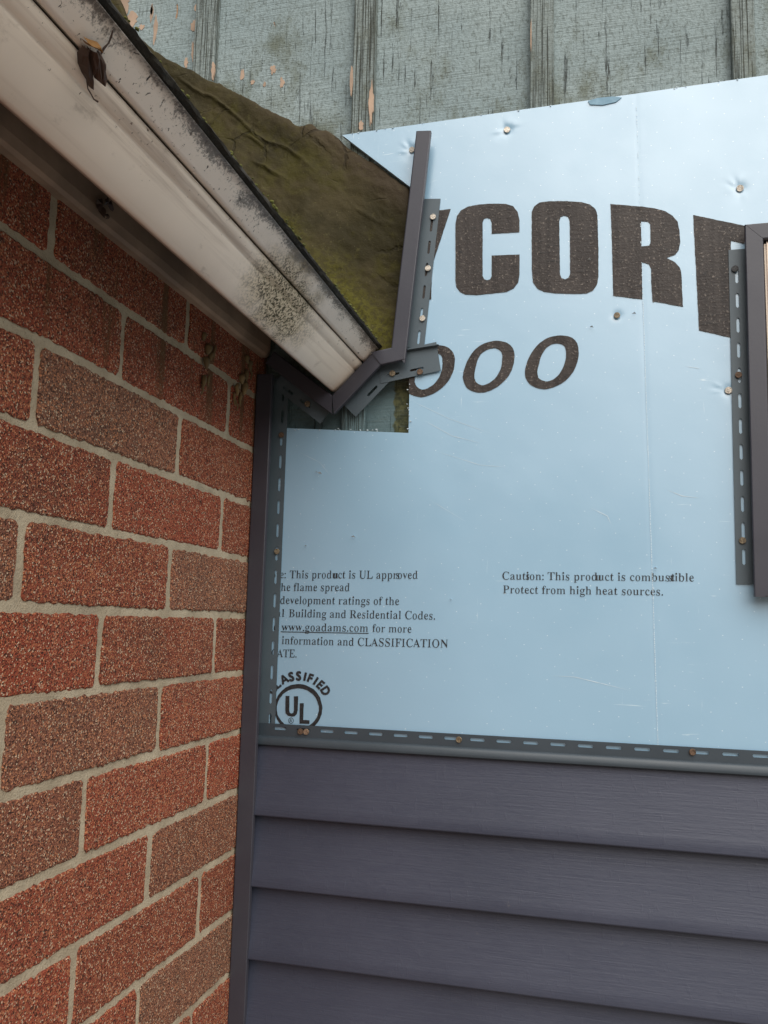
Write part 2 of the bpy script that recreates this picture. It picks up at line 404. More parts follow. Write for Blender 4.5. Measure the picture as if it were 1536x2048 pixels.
# ---------------------------------------------------------------- depths
YF = 1.245            # front of the foam board
YFACE = 1.222         # front of the trim faces
YW = 1.269            # old wall sheet
XB = -.5285           # brick face

# ---------------------------------------------------------------- ground
gr = MB(); gr.add([(-300, -300, 0), (300, -300, 0), (300, 300, 0), (-300, 300, 0)], [(0, 1, 2, 3)])
tag(gr.build('ground', M['ground']), kind='structure')

# ---------------------------------------------------------------- brick wall
def build_brick_wall():
    T = thing('brick_wall', (XB, 0, 0), 'red and brown sand-faced brick wall with sandy mortar, on the left under the eave', 'brick wall')
    V = []; F = []; tone = []; shade = []
    H = .0859; JT = .0048
    zl = lambda n: ZC+.2648+H*(1-n)+.0     # bed joint below row n (row 1 sits on line a)
    brown = {(2, 1), (4, 0), (4, 2), (6, 1), (7, 2), (8, 0), (10, 0), (12, 1), (13, 1), (5, 3), (9, 3)}
    R = random.Random(5)
    for n in range(-1, 20):
        zb = zl(n)+JT; zt = zl(n-1)-JT
        if zb < 0.0: zb = max(zb, 0.002)
        if zt-zb < .02: continue
        j0 = (.985-.0027*(n-2)) if n % 2 == 0 else (1.128-.0021*(n-1))
        edges = [1.262, j0]
        while edges[-1] > -1.7: edges.append(edges[-1]-.2875+R.uniform(-.003, .003))
        for m in range(len(edges)-1):
            y1 = edges[m]-(JT*1.15 if m else 0); y0 = edges[m+1]+JT*1.15
            k = 1 if (n, m) in brown else (0 if m < 3 and n < 12 else (1 if R.random() < .25 else 0))
            tn = (.88+R.uniform(-.1, .12)) if k else R.uniform(0, .13); sh = R.random()*.8
            pts = []
            def edge(a, b):
                L = math.hypot(b[0]-a[0], b[1]-a[1]); c = max(2, int(L/.0045))
                for i in range(c):
                    f = i/c; pts.append((a[0]+(b[0]-a[0])*f, a[1]+(b[1]-a[1])*f))
            rr = .004
            corners = [(y0, zb), (y1, zb), (y1, zt), (y0, zt)]
            dz = [R.uniform(-.0012, .0012) for _ in range(4)]
            corners = [(c[0]+R.uniform(-.001, .001), c[1]+d) for c, d in zip(corners, dz)]
            for i in range(4):
                a, b = corners[i], corners[(i+1) % 4]
                L = math.hypot(b[0]-a[0], b[1]-a[1]); u = ((b[0]-a[0])/L, (b[1]-a[1])/L)
                edge((a[0]+u[0]*rr, a[1]+u[1]*rr), (b[0]-u[0]*rr, b[1]-u[1]*rr)); pts.append((b[0]-u[0]*rr, b[1]-u[1]*rr))
            cyy = (y0+y1)/2; czz = (zb+zt)/2
            jit = [(p[0]+R.gauss(0, .0006)+.0016*float(vnoise(p[1]*160, p[0]*40+n)), p[1]+R.gauss(0, .0007)+.0019*float(vnoise(p[0]*150, p[1]*30+m*7))) for p in pts]
            ins = []
            N = len(jit)
            for i, p in enumerate(jit):
                a = pts[i-1]; b = pts[(i+1) % N]; tx, ty = b[0]-a[0], b[1]-a[1]; l = math.hypot(tx, ty) or 1
                ins.append((p[0]-ty/l*.0016, p[1]+tx/l*.0016))
            xo = R.uniform(-.0007, .0007)
            b0 = len(V)
            V += [(XB-.009, q[0], q[1]) for q in jit]+[(XB-.0012+xo, q[0], q[1]) for q in jit]+[(XB+xo, q[0], q[1]) for q in ins]
            fs = []
            for i in range(N):
                j = (i+1) % N
                fs += [(b0+i, b0+j, b0+N+j, b0+N+i), (b0+N+i, b0+N+j, b0+2*N+j, b0+2*N+i)]
            fs.append(tuple(b0+2*N+i for i in range(N)))
            F += fs; tone += [tn]*len(fs); shade += [sh]*len(fs)
    obj('brick_face', V, F, M['brick'], T, attr={'tone': tone, 'shade': shade})
    ys = np.arange(-1.72, 1.262, .009); zs = np.arange(0, ZC+.515, .0075)
    YY, ZZ = np.meshgrid(ys, zs, indexing='ij'); XX = XB-.0021+.0013*fbm(YY*70, ZZ*70)+.0012*fbm(YY*9+5, ZZ*9)
    V = np.stack([XX, YY, ZZ], -1).reshape(-1, 3).tolist(); a, b = YY.shape
    F = [(i*b+j, (i+1)*b+j, (i+1)*b+j+1, i*b+j+1) for i in range(a-1) for j in range(b-1)]
    obj('mortar', V, F, M['mortar'], T, True)
    core = MB(); core.box((XB-.12, -1.73, 0), (XB-.012, 1.262, ZC+.515)); core.build('brick_core', M['mortar'], T)
    return T
build_brick_wall()

# ---------------------------------------------------------------- old board-and-batten wall
oldw = thing('old_wall', (0, YW, 0), 'weathered grey-green painted plywood wall with vertical battens and peeling paint', 'wall')
V = []; F = []
def grid_xz(xs, ztop, zbot, nz, yf):
    """columns at xs, nz rows between zbot(x) and ztop(x); returns verts, faces"""
    V = []; F = []
    for x in xs:
        a, b = zbot(x), ztop(x)
        for j in range(nz):
            z = a+(b-a)*j/(nz-1); V.append((x, yf(x, z), z))
    for i in range(len(xs)-1):
        for j in range(nz-1): F.append((i*nz+j, (i+1)*nz+j, (i+1)*nz+j+1, i*nz+j+1))
    return V, F
mb = MB(); mb.box((-1.9, YW, 0), (1.9, YW+.1, ZC+2.3)); mb.build('panel', M['wall'], oldw)
def batten(xl, xr, z0=ZC-.3, z1=ZC+2.3):
    nz = 260; V = []; F = []
    n4 = 4
    for j in range(nz):
        z = z0+(z1-z0)*j/(nz-1)
        w0 = .0008*float(fbm(z*30+xl*77, xl*11)); w1 = .0008*float(fbm(z*30+xr*91, xr*5+3))
        yb = 1.2535+.0006*float(fbm(z*9, xl*31))
        V += [(xl+w0, YW+.001, z), (xl+w0, yb+.0015, z), (xl+w0+.0015, yb, z), (xr+w1-.0015, yb, z), (xr+w1, yb+.0015, z), (xr+w1, YW+.001, z)]
    for j in range(nz-1):
        for k in range(5): F.append((j*6+k, j*6+k+1, (j+1)*6+k+1, (j+1)*6+k))
    obj('batten', V, F, M['batten'], oldw)
for (p0, p1) in (((1060, 0), (1107, 0)), ((1461, 0), (1508, 0)), ((709, 0), (752, 0)), ((392, 0), (434, 0))):
    batten(at(*p0, 1.2535).x, at(*p1, 1.2535).x)
xw = at(432, 0, 1.2535).x-at(392, 0, 1.2535).x
batten(-1.115, -1.075); batten(.545, .583); batten(.83, .868); batten(1.12, 1.158); batten(-1.39, -1.35)
# bare wood where paint has flaked off
R = random.Random(2)
def blob(cx, cz, rx, rz, n=18, j=.38):
    return [(cx+math.cos(a)*rx*(1+R.uniform(-j, j)), cz+math.sin(a)*rz*(1+R.uniform(-j, j))) for a in [2*math.pi*i/n for i in range(n)]]
mb = MB()
for (px, py, rx, rz) in ((546, 139, 6, 11), (484, 150, 4, 13), (505, 164, 5, 5), (529, 168, 3, 7), (564, 166, 5, 13), (389, 50, 9, 16), (392, 15, 4, 10), (387, 100, 5, 26), (372, 125, 4, 12), (310, 60, 5, 34), (303, 25, 4, 22),
                         (303, 20, 3, 14), (262, 40, 14, 18), (248, 12, 14, 26), (283, 54, 7, 6), (236, 2, 10, 14)):
    c = at(px, py, YW-.001); s = YW/FPX*1.05
    L = blob(c.x, c.y, rx*s, rz*s)
    solid_poly(mb, L, [], YW-.0008, .0012)
mb.build('bare_patch', M['bare'], oldw)
# bare strip on the batten edges by the flashing
mb = MB()
for (px, py, rx, rz) in ((426, 140, 4, 20), (703, 160, 3, 40), (742, 205, 5, 46), (722, 252, 5, 12), (1062, 70, 1.5, 30)):
    c = at(px, py, 1.2525); s = 1.2525/FPX
    solid_poly(mb, blob(c.x, c.y, rx*s, rz*s, 18, .35), [], 1.2518, .004)
mb.build('bare_batten_edge', M['bare'], oldw)

# ---------------------------------------------------------------- roof flashing membrane on the wall
def build_membrane():
    T = thing('roof_flashing', (-.55, 1.25, ZC+.7), 'mossy brown tarred roofing membrane lapped up the wall beside the blue board', 'roof flashing')
    top = [at(*p, 1.252) for p in ((200, -75), (240, 0), (262, 62), (300, 92), (318, 108), (350, 128), (408, 158), (432, 168), (470, 182), (505, 205), (540, 222), (575, 236), (590, 250), (625, 252), (660, 268), (684, 284), (760, 338), (832, 388))]
    tx = [-1.5]+[p.x for p in top]; tz = [top[0].y+(top[0].x+1.5)*.9]+[p.y for p in top]
    xs = np.linspace(-1.45, -.2945, 270); nz = 96
    V = []; F = []
    for i, x in enumerate(xs):
        zt = float(np.interp(x, tx, tz))+.0055*float(fbm(x*60, 3.1)); zr = ZC+.395+(-.337-x)*.80
        zr = min(zr, zt-.12)
        if x > -.34: zr = ZC+.40
        for j in range(nz):
            f = j/(nz-1); z = zt+(zr-zt)*f
            g = (zt-z)                                             # distance below top edge
            out = .0035+.004*float(fbm(x*11, z*11))+.002*abs(float(fbm(x*45+8, z*45)))+.0015*float(fbm(x*120, z*120))
            cant = max(0, g-.045)
            right = min(1, max(0, (-.30-x)/.16))
            out += cant*.16*right+.004*(1-math.exp(-g/.01))
            # folds running with the slope
            q = z+x*.80
            for (q0, amp, wd, xa, xb) in ((ZC+.372, .0045, .0022, -.72, -.45), (ZC+.345, .004, .0018, -.60, -.52), (ZC+.318, .006, .0022, -.565, -.49), (ZC+.362, .003, .0016, -.40, -.31)):
                wob = q0+.022*float(fbm(x*16, q0*50))
                k = math.exp(-((q-wob)/wd)**2)
                if xa < x < xb: out += amp*k*min(1, (x-xa)/.03, (xb-x)/.03)
            # a diagonal crease
            e = (z-ZC-.52)-(x+.43)*1.1
            out -= .006*math.exp(-(e/.006)**2)*max(0, 1-abs(x+.44)/.06)
            V.append((x, 1.2535-out, z))
    for i in range(len(xs)-1):
        for j in range(nz-1): F.append((i*nz+j, i*nz+j+1, (i+1)*nz+j+1, (i+1)*nz+j))
    # thickness: top lip and right end
    b = len(V)
    for i, x in enumerate(xs): V.append((x, 1.262, V[i*nz][2]-.001))
    for i in range(len(xs)-1): F.append((b+i, i*nz, (i+1)*nz, b+i+1))
    b = len(V); i = len(xs)-1
    for j in range(nz): V.append((xs[-1], 1.262, V[i*nz+j][2]))
    for j in range(nz-1): F.append((i*nz+j, b+j, b+j+1, i*nz+j+1)[::-1])
    obj('membrane', V, F, M['membrane'], T, True)
    mb = MB()
    for (px, py, rx, rz) in ((588, 291, 9, 5), (603, 293, 7, 4), (597, 286, 5, 3), (738, 370, 4, 7), (746, 378, 5, 7), (731, 361, 3, 4), (758, 423, 3, 4), (511, 340, 3, 3)):
        c = at(px, py, 1.232); s = 1.23/FPX
        for k in range(5):
            solid_poly(mb, blob(c.x+R.uniform(-1, 1)*rx*s*.7, c.y+R.uniform(-1, 1)*rz*s*.6, rx*s*.42, rz*s*.5, 9, .4), [], 1.2345, .02)
    return T
mem = build_membrane()

# ---------------------------------------------------------------- eave
def build_eave():
    T = thing('eave', (-.40, 0, ZC+.36), 'dirty cream metal eave with mould patch and dark shingle edge, over the brick wall', 'eave')
    ys = np.concatenate([np.linspace(-1.6, .3, 20), np.linspace(.32, 1.234, 90)])
    def extr(name, prof, mat, jit=None, smooth=True):
        """prof: list of (t, n) in the fascia frame"""
        V = []; F = []; U = []; k = len(prof)
        arc = [0]
        for i in range(1, k): arc.append(arc[-1]+math.hypot(prof[i][0]-prof[i-1][0], prof[i][1]-prof[i-1][1]))
        for y in ys:
            wv = .0011*float(fbm(y*3.1, 2.2)); wv2 = .0008*float(fbm(y*11, 7.7))
            for i, (tt, nn) in enumerate(prof):
                q = FB+tdir*(tt+wv*.6)+ndir*(nn+wv2)
                dx = dz = 0
                if jit: dx, dz = jit(y, i)
                V.append((q.x+dx, y, q.y+dz)); U.append((float(y), tt if abs(nn) < .004 else tt+nn))
        for a in range(len(ys)-1):
            for i in range(k-1): F.append((a*k+i, a*k+i+1, (a+1)*k+i+1, (a+1)*k+i))
        o = obj(name, V, F, mat, T, smooth, uvs=U)
        return o
    extr('fascia', [(.010, -.020), (.001, -.018), (-.002, -.010), (-.0016, -.005), (.0004, -.0018), (.004, 0), (.018, .0004), (.0435, .0002), (.0452, -.0006), (.0466, -.0016), (.048, -.0008), (.052, .0004), (.061, .0003), (.0628, -.0012), (.0632, -.006), (.063, -.012)], M['fascia'])
    extr('drip_edge', [(.0645, -.012), (.0647, -.006), (.0651, -.0012), (.0668, .0012), (.070, .0018), (.085, .0010), (.0925, .0012), (.0945, .003), (.0955, .0028), (.0958, 0), (.096, -.03)], M['drip'])
    # soffit and frieze
    sw = XB+.020
    a = FB+tdir*.010-ndir*.0195; b = Vector((sw-.02, a.y+(a.x-sw+.02)*-1*-.95))
    mb = MB()
    mb.add([(a.x, -1.6, a.y), (a.x, 1.234, a.y), (b.x, 1.234, b.y), (b.x, -1.6, b.y)], [(0, 1, 2, 3)])
    mb.add([(a.x+.002, -1.6, a.y+.014), (a.x+.002, 1.234, a.y+.014), (b.x, 1.234, b.y+.02), (b.x, -1.6, b.y+.02)], [(3, 2, 1, 0)])
    mb.build('soffit', M['soffit'], T)
    V = []; F = []
    zf = ZC+.4165
    prof = [(XB-.003, zf), (XB+.010, zf-.001), (XB+.014, zf+.002), (XB+.0165, zf+.012), (XB+.0165, zf+.060), (XB-.003, zf+.060)]
    k = len(prof)
    for y in ys:
        d = .0012*float(fbm(y*14, 1.3))
        for (x, z) in prof: V.append((x+d, y, z+d))
    for i in range(len(ys)-1):
        for j in range(k-1): F.append((i*k+j, i*k+j+1, (i+1)*k+j+1, (i+1)*k+j)[::-1])
    obj('frieze_board', V, F, M['frieze'], T)
    # roof deck and shingles: slope up and away to the left
    up = Vector((-.78, .625)).normalized(); nn = Vector((.625, .78))
    e = FT+tdir*.0035
    V = []; F = []; ys2 = np.concatenate([np.linspace(-1.6, .25, 60), np.linspace(.255, 1.250, 330)])
    rows = [(.010, -.012), (.0005, -.003), (-.0030, .001), (-.0038, .0035), (-.0028, .006), (.005, .0078), (.03, .0085), (.25, .0095), (1.4, .0105)]
    k = len(rows)
    for y in ys2:
        for i, (s, h) in enumerate(rows):
            j1 = .0026*float(fbm(y*55+i*3, i*1.7))*(1 if i < 7 else 0); j2 = .0016*float(fbm(y*90, i*2.9+4))
            q = e+up*(s+j1)+nn*(h+j2); V.append((q.x, y, q.y))
    for a_ in range(len(ys2)-1):
        for i in range(k-1): F.append((a_*k+i, a_*k+i+1, (a_+1)*k+i+1, (a_+1)*k+i))
    obj('shingle_edge', V, F, M['shingle'], T)
    # moss cushions along the edge
    mb = MB(); R = random.Random(11)
    for i in range(160):
        y = 1.225-abs(R.gauss(0, .42)); r = R.uniform(.0008, .0024)
        q = e+up*R.uniform(-.002, .012)+nn*R.uniform(.005, .010)
        bm = bmesh.new(); bmesh.ops.create_icosphere(bm, subdivisions=1, radius=1)
        vs = [(q.x+v.co.x*r*R.uniform(.7, 1.3), y+v.co.y*r*R.uniform(1, 2.2), q.y+v.co.z*r*R.uniform(.6, 1.1)) for v in bm.verts]
        bm.verts.index_update(); mb.add(vs, [[v.index for v in f.verts] for f in bm.faces]); bm.free()
    tag(mb.build('moss', M['moss'], T, True), kind='stuff')
    # roof body behind (closes the lean-to)
    mb = MB()
    p1 = e+up*.02-nn*.004; p2 = e+up*1.45-nn*.004
    mb.add([(p1.x, -1.6, p1.y), (p1.x, 1.25, p1.y), (p2.x, 1.25, p2.y), (p2.x, -1.6, p2.y)], [(0, 1, 2, 3)])
    mb.build('roof_deck', M['soffit'], T)
    return T
eave = build_eave()

# ---------------------------------------------------------------- blue foam board
ZBOT = ZC-.172
topA, topB = at(684, 270, YF), at(1536, 150, YF)
ztop = lambda x: topA.y+(topB.y-topA.y)*(x-topA.x)/(topB.x-topA.x)
dgA, dgB = at(684, 270, YF), at(835, 385, YF)
NX = at(818, 820, YF).x                                     # left edge of the upper part, right edge of the notch
nA, nB = at(570, 856, YF), at(818, 866, YF)
znotch = lambda x: nA.y+(nB.y-nA.y)*(x-nA.x)/(nB.x-nA.x)
zdiag = lambda x: dgA.y+(dgB.y-dgA.y)*(x-dgA.x)/(dgB.x-dgA.x)
DIMP = [(at(1014, 260, YF), .008, .0016, 1), (at(824, 300, YF), .007, .0014, 1), (at(1480, 377, YF), .008, .0015, 1), (at(1234, 631, YF), .006, .0012, 0), (at(1457, 781, YF), .007, .0013, 1)]
cr0, cr1 = at(1272, 190, YF), at(1316, 1490, YF)
def fdisp(x, z):
    """height of the film towards the camera"""
    d = .00035*fbm(x*5, z*5, 2)+.00015*fbm(x*19+3, z*19, 2)
    for c, r, amp, rad in DIMP:
        dx = x-c.x; dz = z-c.y; rr = np.sqrt(dx*dx+dz*dz)
        d = d-amp*np.exp(-(rr/r)**2)
        if rad:
            th = np.arctan2(dz, dx)
            d = d+.0004*np.cos(th*5+2.5*np.sin(th*2+c.x*40)+rr*60)*np.exp(-((rr-.012)/.009)**2)*np.clip(.35+np.sin(th*1.5+c.x*90), 0, 1)
    xc = cr0.x+(cr1.x-cr0.x)*(z-cr0.y)/(cr1.y-cr0.y)
    d = d-.0002*np.exp(-((x-xc)/.0024)**2)
    return d
foam = thing('foam_board', (0, YF, ZC-.172), 'pale blue foam insulation board with black printing, nailed over the old wall', 'insulation board')
FV = []; FF = []; FM = []
def fgrid(xs, zb, zt, dz):
    global FV, FF
    nz = max(2, int(max(zt(x)-zb(x) for x in xs)/dz)+1)
    P = np.array([[(x, zb(x)+(zt(x)-zb(x))*j/(nz-1)) for j in range(nz)] for x in xs])
    D = fdisp(P[..., 0], P[..., 1]); b = len(FV)
    FV += np.stack([P[..., 0], YF-D, P[..., 1]], -1).reshape(-1, 3).tolist()
    FF += [(b+i*nz+j, b+(i+1)*nz+j, b+(i+1)*nz+j+1, b+i*nz+j+1) for i in range(len(xs)-1) for j in range(nz-1)]
fine = .0028
XR = 1.0
def xcols(a, b, step): return list(np.linspace(a, b, max(2, int((b-a)/step)+1)))
fgrid(xcols(NX, .212, fine), lambda x: ZBOT, ztop, fine)
for xa, xb, st in ((.212, .255, fine), (.255, XR, .02)):            # above and below the window opening
    fgrid(xcols(xa, xb, st), lambda x: ZBOT, lambda x: ZC+.060, fine if st == fine else .01)
    fgrid(xcols(xa, xb, st), lambda x: ZC+.552, ztop, fine if st == fine else .01)
fgrid(xcols(-.512, NX, fine), lambda x: ZBOT, znotch, fine)
fgrid(xcols(dgA.x, NX, fine), zdiag, ztop, fine)
FM = [0]*len(FF)
OUT = [(-.512, ZBOT), (XR, ZBOT), (XR, ztop(XR))]
OUT += [(x, ztop(x)) for x in np.linspace(XR, dgA.x, 80)][1:]
OUT += [(x, zdiag(x)) for x in np.linspace(dgA.x, NX, 40)][1:]
OUT += [(NX, z) for z in np.linspace(zdiag(NX), znotch(NX), 30)][1:]
OUT += [(x, znotch(x)) for x in np.linspace(NX, -.512, 40)][1:]
b = len(FV); n = len(OUT)
FV += [(q[0], YF-float(fdisp(np.array(q[0]), np.array(q[1]))), q[1]) for q in OUT]+[(q[0], YF+.0078, q[1]) for q in OUT]
for i in range(n):
    j = (i+1) % n; FF.append((b+i, b+n+i, b+n+j, b+j)); FM.append(1)
obj('foam_sheet', FV, FF, [M['foam'], M['foam_edge']], foam, True, FM)
# crumbs, tears and a gouge in the film
mb = MB()
g = [at(*p, YF) for p in ((1176, 203), (1195, 197), (1225, 194), (1243, 196), (1232, 205), (1205, 211), (1180, 210))]
solid_poly(mb, [(q.x, q.y) for q in g], [], YF-.0016, .001)
mb.build('gouge', M['gouge'], foam)
mb = MB(); R = random.Random(21)
for i in range(0, 70, 2):
    px, py = (817+R.gauss(0, 2), R.uniform(765, 868)) if i < 16 else ((R.uniform(575, 815), 860+R.gauss(0, 2)) if i < 40 else (R.uniform(690, 1530), 0))
    if i >= 40:
        x = at(px, 200, YF).x; q = Vector((x, ztop(x)+R.uniform(-.0015, .0008)))
    else: q = at(px, py, YF)
    L = blob(q.x, q.y, R.uniform(.0004, .0016), R.uniform(.0003, .0008), 8, .4); solid_poly(mb, L, [], YF-R.uniform(.001, .002), .003)
tag(mb.build('torn_crumb', M['foam_edge'], foam), kind='stuff')
for (px, py, s) in ((640, 947, 1.1), (634, 944, .5), (707, 1074, 1.), (612, 1092, .6), (1268, 628, .8), (1310, 1137, .7), (1178, 520, .7), (1183, 655, .8), (902, 1199, .4)):
    mb = MB(); q = at(px, py, YF); k = .004*s
    mb.add([(q.x-k, YF-.0012, q.y+k*.15), (q.x+k, YF-.0012, q.y-k*.25), (q.x+k*.3, YF-.0045, q.y+k*.55)], [(0, 1, 2)])
    mb.build('film_tear', M['foam_edge'], foam)

# perforated fold of the board, pale where the film is pierced
mb = MB(); R = random.Random(31); z = cr0.y-.02
while z > ZBOT+.004:
    xc = cr0.x+(cr1.x-cr0.x)*(z-cr0.y)/(cr1.y-cr0.y)+R.gauss(0, .0001); ln = R.uniform(.0012, .0034); wd = R.uniform(.0002, .0005)
    if z < cr0.y-.30 or R.random() < .3:
        y = YF-.0014-float(fdisp(np.array(xc), np.array(z))); mb.add([(xc-wd, y, z-ln), (xc+wd, y, z-ln), (xc+wd, y, z), (xc-wd, y, z)], [(0, 1, 2, 3)])
    z -= ln+R.uniform(.0006, .0018)
tag(mb.build('fold_perforation', M['foam_edge'], foam), kind='stuff')
# long scratches in the film
R = random.Random(77)
for pts, wd in ((((1100, 1351), (1150, 1354), (1200, 1366), (1260, 1381)), .0004), (((820, 800), (900, 838), (985, 868)), .0003), (((850, 842), (905, 872), (960, 886)), .00035), (((1335, 980), (1365, 992), (1400, 996)), .0004), (((1372, 733), (1400, 737)), .0005), (((880, 905), (960, 930), (1010, 934)), .0003), (((600, 905), (640, 925), (660, 950)), .00035), (((700, 1240), (770, 1225)), .0003), (((1180, 1015), (1215, 1032), (1222, 1048)), .0004), (((860, 1000), (930, 1042)), .0003)):
    P = [at(*p, YF) for p in pts]; Q = []
    for a_, b_ in zip(P, P[1:]): Q += [a_.lerp(b_, f/6) for f in range(6)]
    Q.append(P[-1]); mb = MB(); V = []; n = len(Q)
    for i, q in enumerate(Q):
        tt = (Q[min(i+1, n-1)]-Q[max(i-1, 0)]).normalized(); nn_ = Vector((-tt.y, tt.x))*wd*math.sin(math.pi*(i+.4)/(n-.2))*R.uniform(.5, 1.2)
        for sg in (-1, 1):
            c = q+nn_*sg; V.append((c.x, YF-.0004-float(fdisp(np.array(c.x), np.array(c.y))), c.y))
    mb.add(V, [(2*i, 2*i+1, 2*i+3, 2*i+2) for i in range(n-1)]); mb.build('film_scratch', M['foam_edge'], foam)
# ---- printing on the board
YI = YF-.0007
def yink(q): return YF-.0007-float(fdisp(np.array(q[0]), np.array(q[1])))
def clean_loop(L):
    out = [L[0]]
    for q in L[1:]:
        if math.hypot(q[0]-out[-1][0], q[1]-out[-1][1]) > 1e-5: out.append(q)
    return out
def catmull(L, k=4):
    n = len(L); out = []
    for i in range(n):
        p0, p1, p2, p3 = L[i-1], L[i], L[(i+1) % n], L[(i+2) % n]
        for j in range(k):
            u = j/k
            out.append(tuple(.5*(2*p1[c]+(p2[c]-p0[c])*u+(2*p0[c]-5*p1[c]+4*p2[c]-p3[c])*u*u+(3*p1[c]-p0[c]-3*p2[c]+p3[c])*u**3) for c in (0, 1)))
    return out
def ink_shape(name, outer, holes, edge_noise=.00013, parent=None, mat=None):
    R = random.Random(len(outer))
    def dens(L):
        o = []
        for i in range(len(L)):
            a, b = L[i], L[(i+1) % len(L)]; c = max(1, int(math.hypot(b[0]-a[0], b[1]-a[1])/.004))
            o += [(a[0]+(b[0]-a[0])*k/c+R.gauss(0, edge_noise), a[1]+(b[1]-a[1])*k/c+R.gauss(0, edge_noise)) for k in range(c)]
        return o
    loops = [dens(outer)]+[dens(h) for h in holes]
    mb = MB()
    flat, tris = poly_tris(loops[0], loops[1:])
    tris = orient(flat, tris, 1)
    # refine so that the ink follows the film
    bm = bmesh.new(); vs = [bm.verts.new((q[0], 0, q[1])) for q in flat]
    for t_ in tris:
        try: bm.faces.new([vs[i] for i in t_])
        except ValueError: pass
    for _ in range(7):
        es = [e for e in bm.edges if e.calc_length() > .014]
        if not es: break
        bmesh.ops.subdivide_edges(bm, edges=es, cuts=1)
        bmesh.ops.triangulate(bm, faces=[f for f in bm.faces if len(f.verts) > 3])
    for v in bm.verts: v.co.y = yink((v.co.x, v.co.z))
    bm.verts.index_update()
    mb.add([v.co[:] for v in bm.verts], [[v.index for v in f.verts] for f in bm.faces]); bm.free()
    return mb.build(name, mat or M['ink'], parent or foam)
def zz(L, ox, oy, s): 
    return [tuple(at(ox+p[0]*s, oy+p[1]*s, YF)) for p in L]
z1 = lambda L: zz(L, 840, 380, 360/1536)
z2 = lambda L: zz(L, 1180, 380, 356/1536)
z3 = lambda L: zz(L, 800, 640, 400/1536)
z6 = lambda L: zz(L, 530, 1320, 160/1536)
ink_shape('printed_letter', z1([(50, 190), (263, 163), (103, 650), (97, 935), (20, 935), (40, 650)]), [])
ink_shape('printed_letter', z1([(850,362),(850,260),(835,190),(795,140),(730,120),(620,117),(500,125),(410,143),(350,175),(315,225),(303,290),(303,500),(303,780),(310,830),(340,870),(385,893),(480,897),(620,885),(740,870),(800,840),(838,790),(850,720),(850,552),(612,560),(612,735),(598,762),(572,772),(548,762),(535,735),(535,280),(545,250),(572,240),(600,250),(612,280),(612,375)]), [])
ink_shape('printed_letter', z1([(953,300),(953,190),(975,140),(1020,108),(1100,97),(1250,97),(1380,105),(1450,125),(1495,160),(1515,220),(1518,330),(1523,500),(1523,740),(1510,810),(1475,860),(1420,885),(1300,888),(1150,882),(1060,870),(1000,840),(965,790),(955,700)]),
          [z1([(1190,262),(1200,232),(1232,220),(1262,230),(1277,262),(1280,500),(1280,720),(1268,750),(1238,763),(1208,752),(1195,720),(1192,500)])])
ink_shape('printed_letter', z2([(177,122),(450,145),(560,160),(650,185),(715,225),(755,275),(773,350),(778,450),(765,520),(735,560),(660,588),(735,625),(775,670),(788,720),(803,1010),(565,965),(540,970),(528,800),(527,680),(510,645),(470,630),(447,625),(452,945),(200,915),(190,500)]),
          [z2([(440,272),(500,275),(518,295),(522,460),(510,482),(445,487)])])
ink_shape('printed_letter', z2([(890,217),(1500,345),(1500,500),(1215,440),(1225,1278),(940,1212),(915,700)]), [])
def clipx(L, x0):
    out = []
    for i in range(len(L)):
        a, b = L[i], L[(i+1) % len(L)]
        if a[0] >= x0: out.append(a)
        if (a[0] >= x0) != (b[0] >= x0):
            f = (x0-a[0])/(b[0]-a[0]); out.append((x0, a[1]+(b[1]-a[1])*f))
    return out
o_b = [(485,450),(490,390),(525,300),(580,225),(650,180),(740,160),(820,175),(865,215),(880,270),(870,350),(840,420),(790,480),(720,530),(640,558),(565,550),(510,515)]
i_b = [(572,420),(585,350),(610,280),(650,240),(700,220),(745,222),(780,250),(785,300),(775,370),(745,430),(700,475),(640,502),(600,490),(577,460)]
o_c = [(960,420),(965,360),(1000,270),(1060,190),(1130,140),(1210,120),(1290,125),(1345,155),(1370,210),(1368,300),(1340,380),(1290,450),(1220,500),(1130,530),(1060,525),(1000,495),(970,455)]
i_c = [(1055,410),(1065,350),(1085,280),(1120,220),(1170,187),(1220,182),(1260,200),(1275,240),(1270,310),(1245,380),(1210,430),(1160,465),(1110,470),(1070,450)]
sh = lambda L: [(p[0]-458, p[1]+33) for p in L]
ink_shape('printed_numeral', z3(clipx(catmull(sh(o_b)), 69)), [z3(catmull(sh(i_b)))])
ink_shape('printed_numeral', z3(catmull(o_b)), [z3(catmull(i_b))])
ink_shape('printed_numeral', z3(catmull(o_c)), [z3(catmull(i_c))])
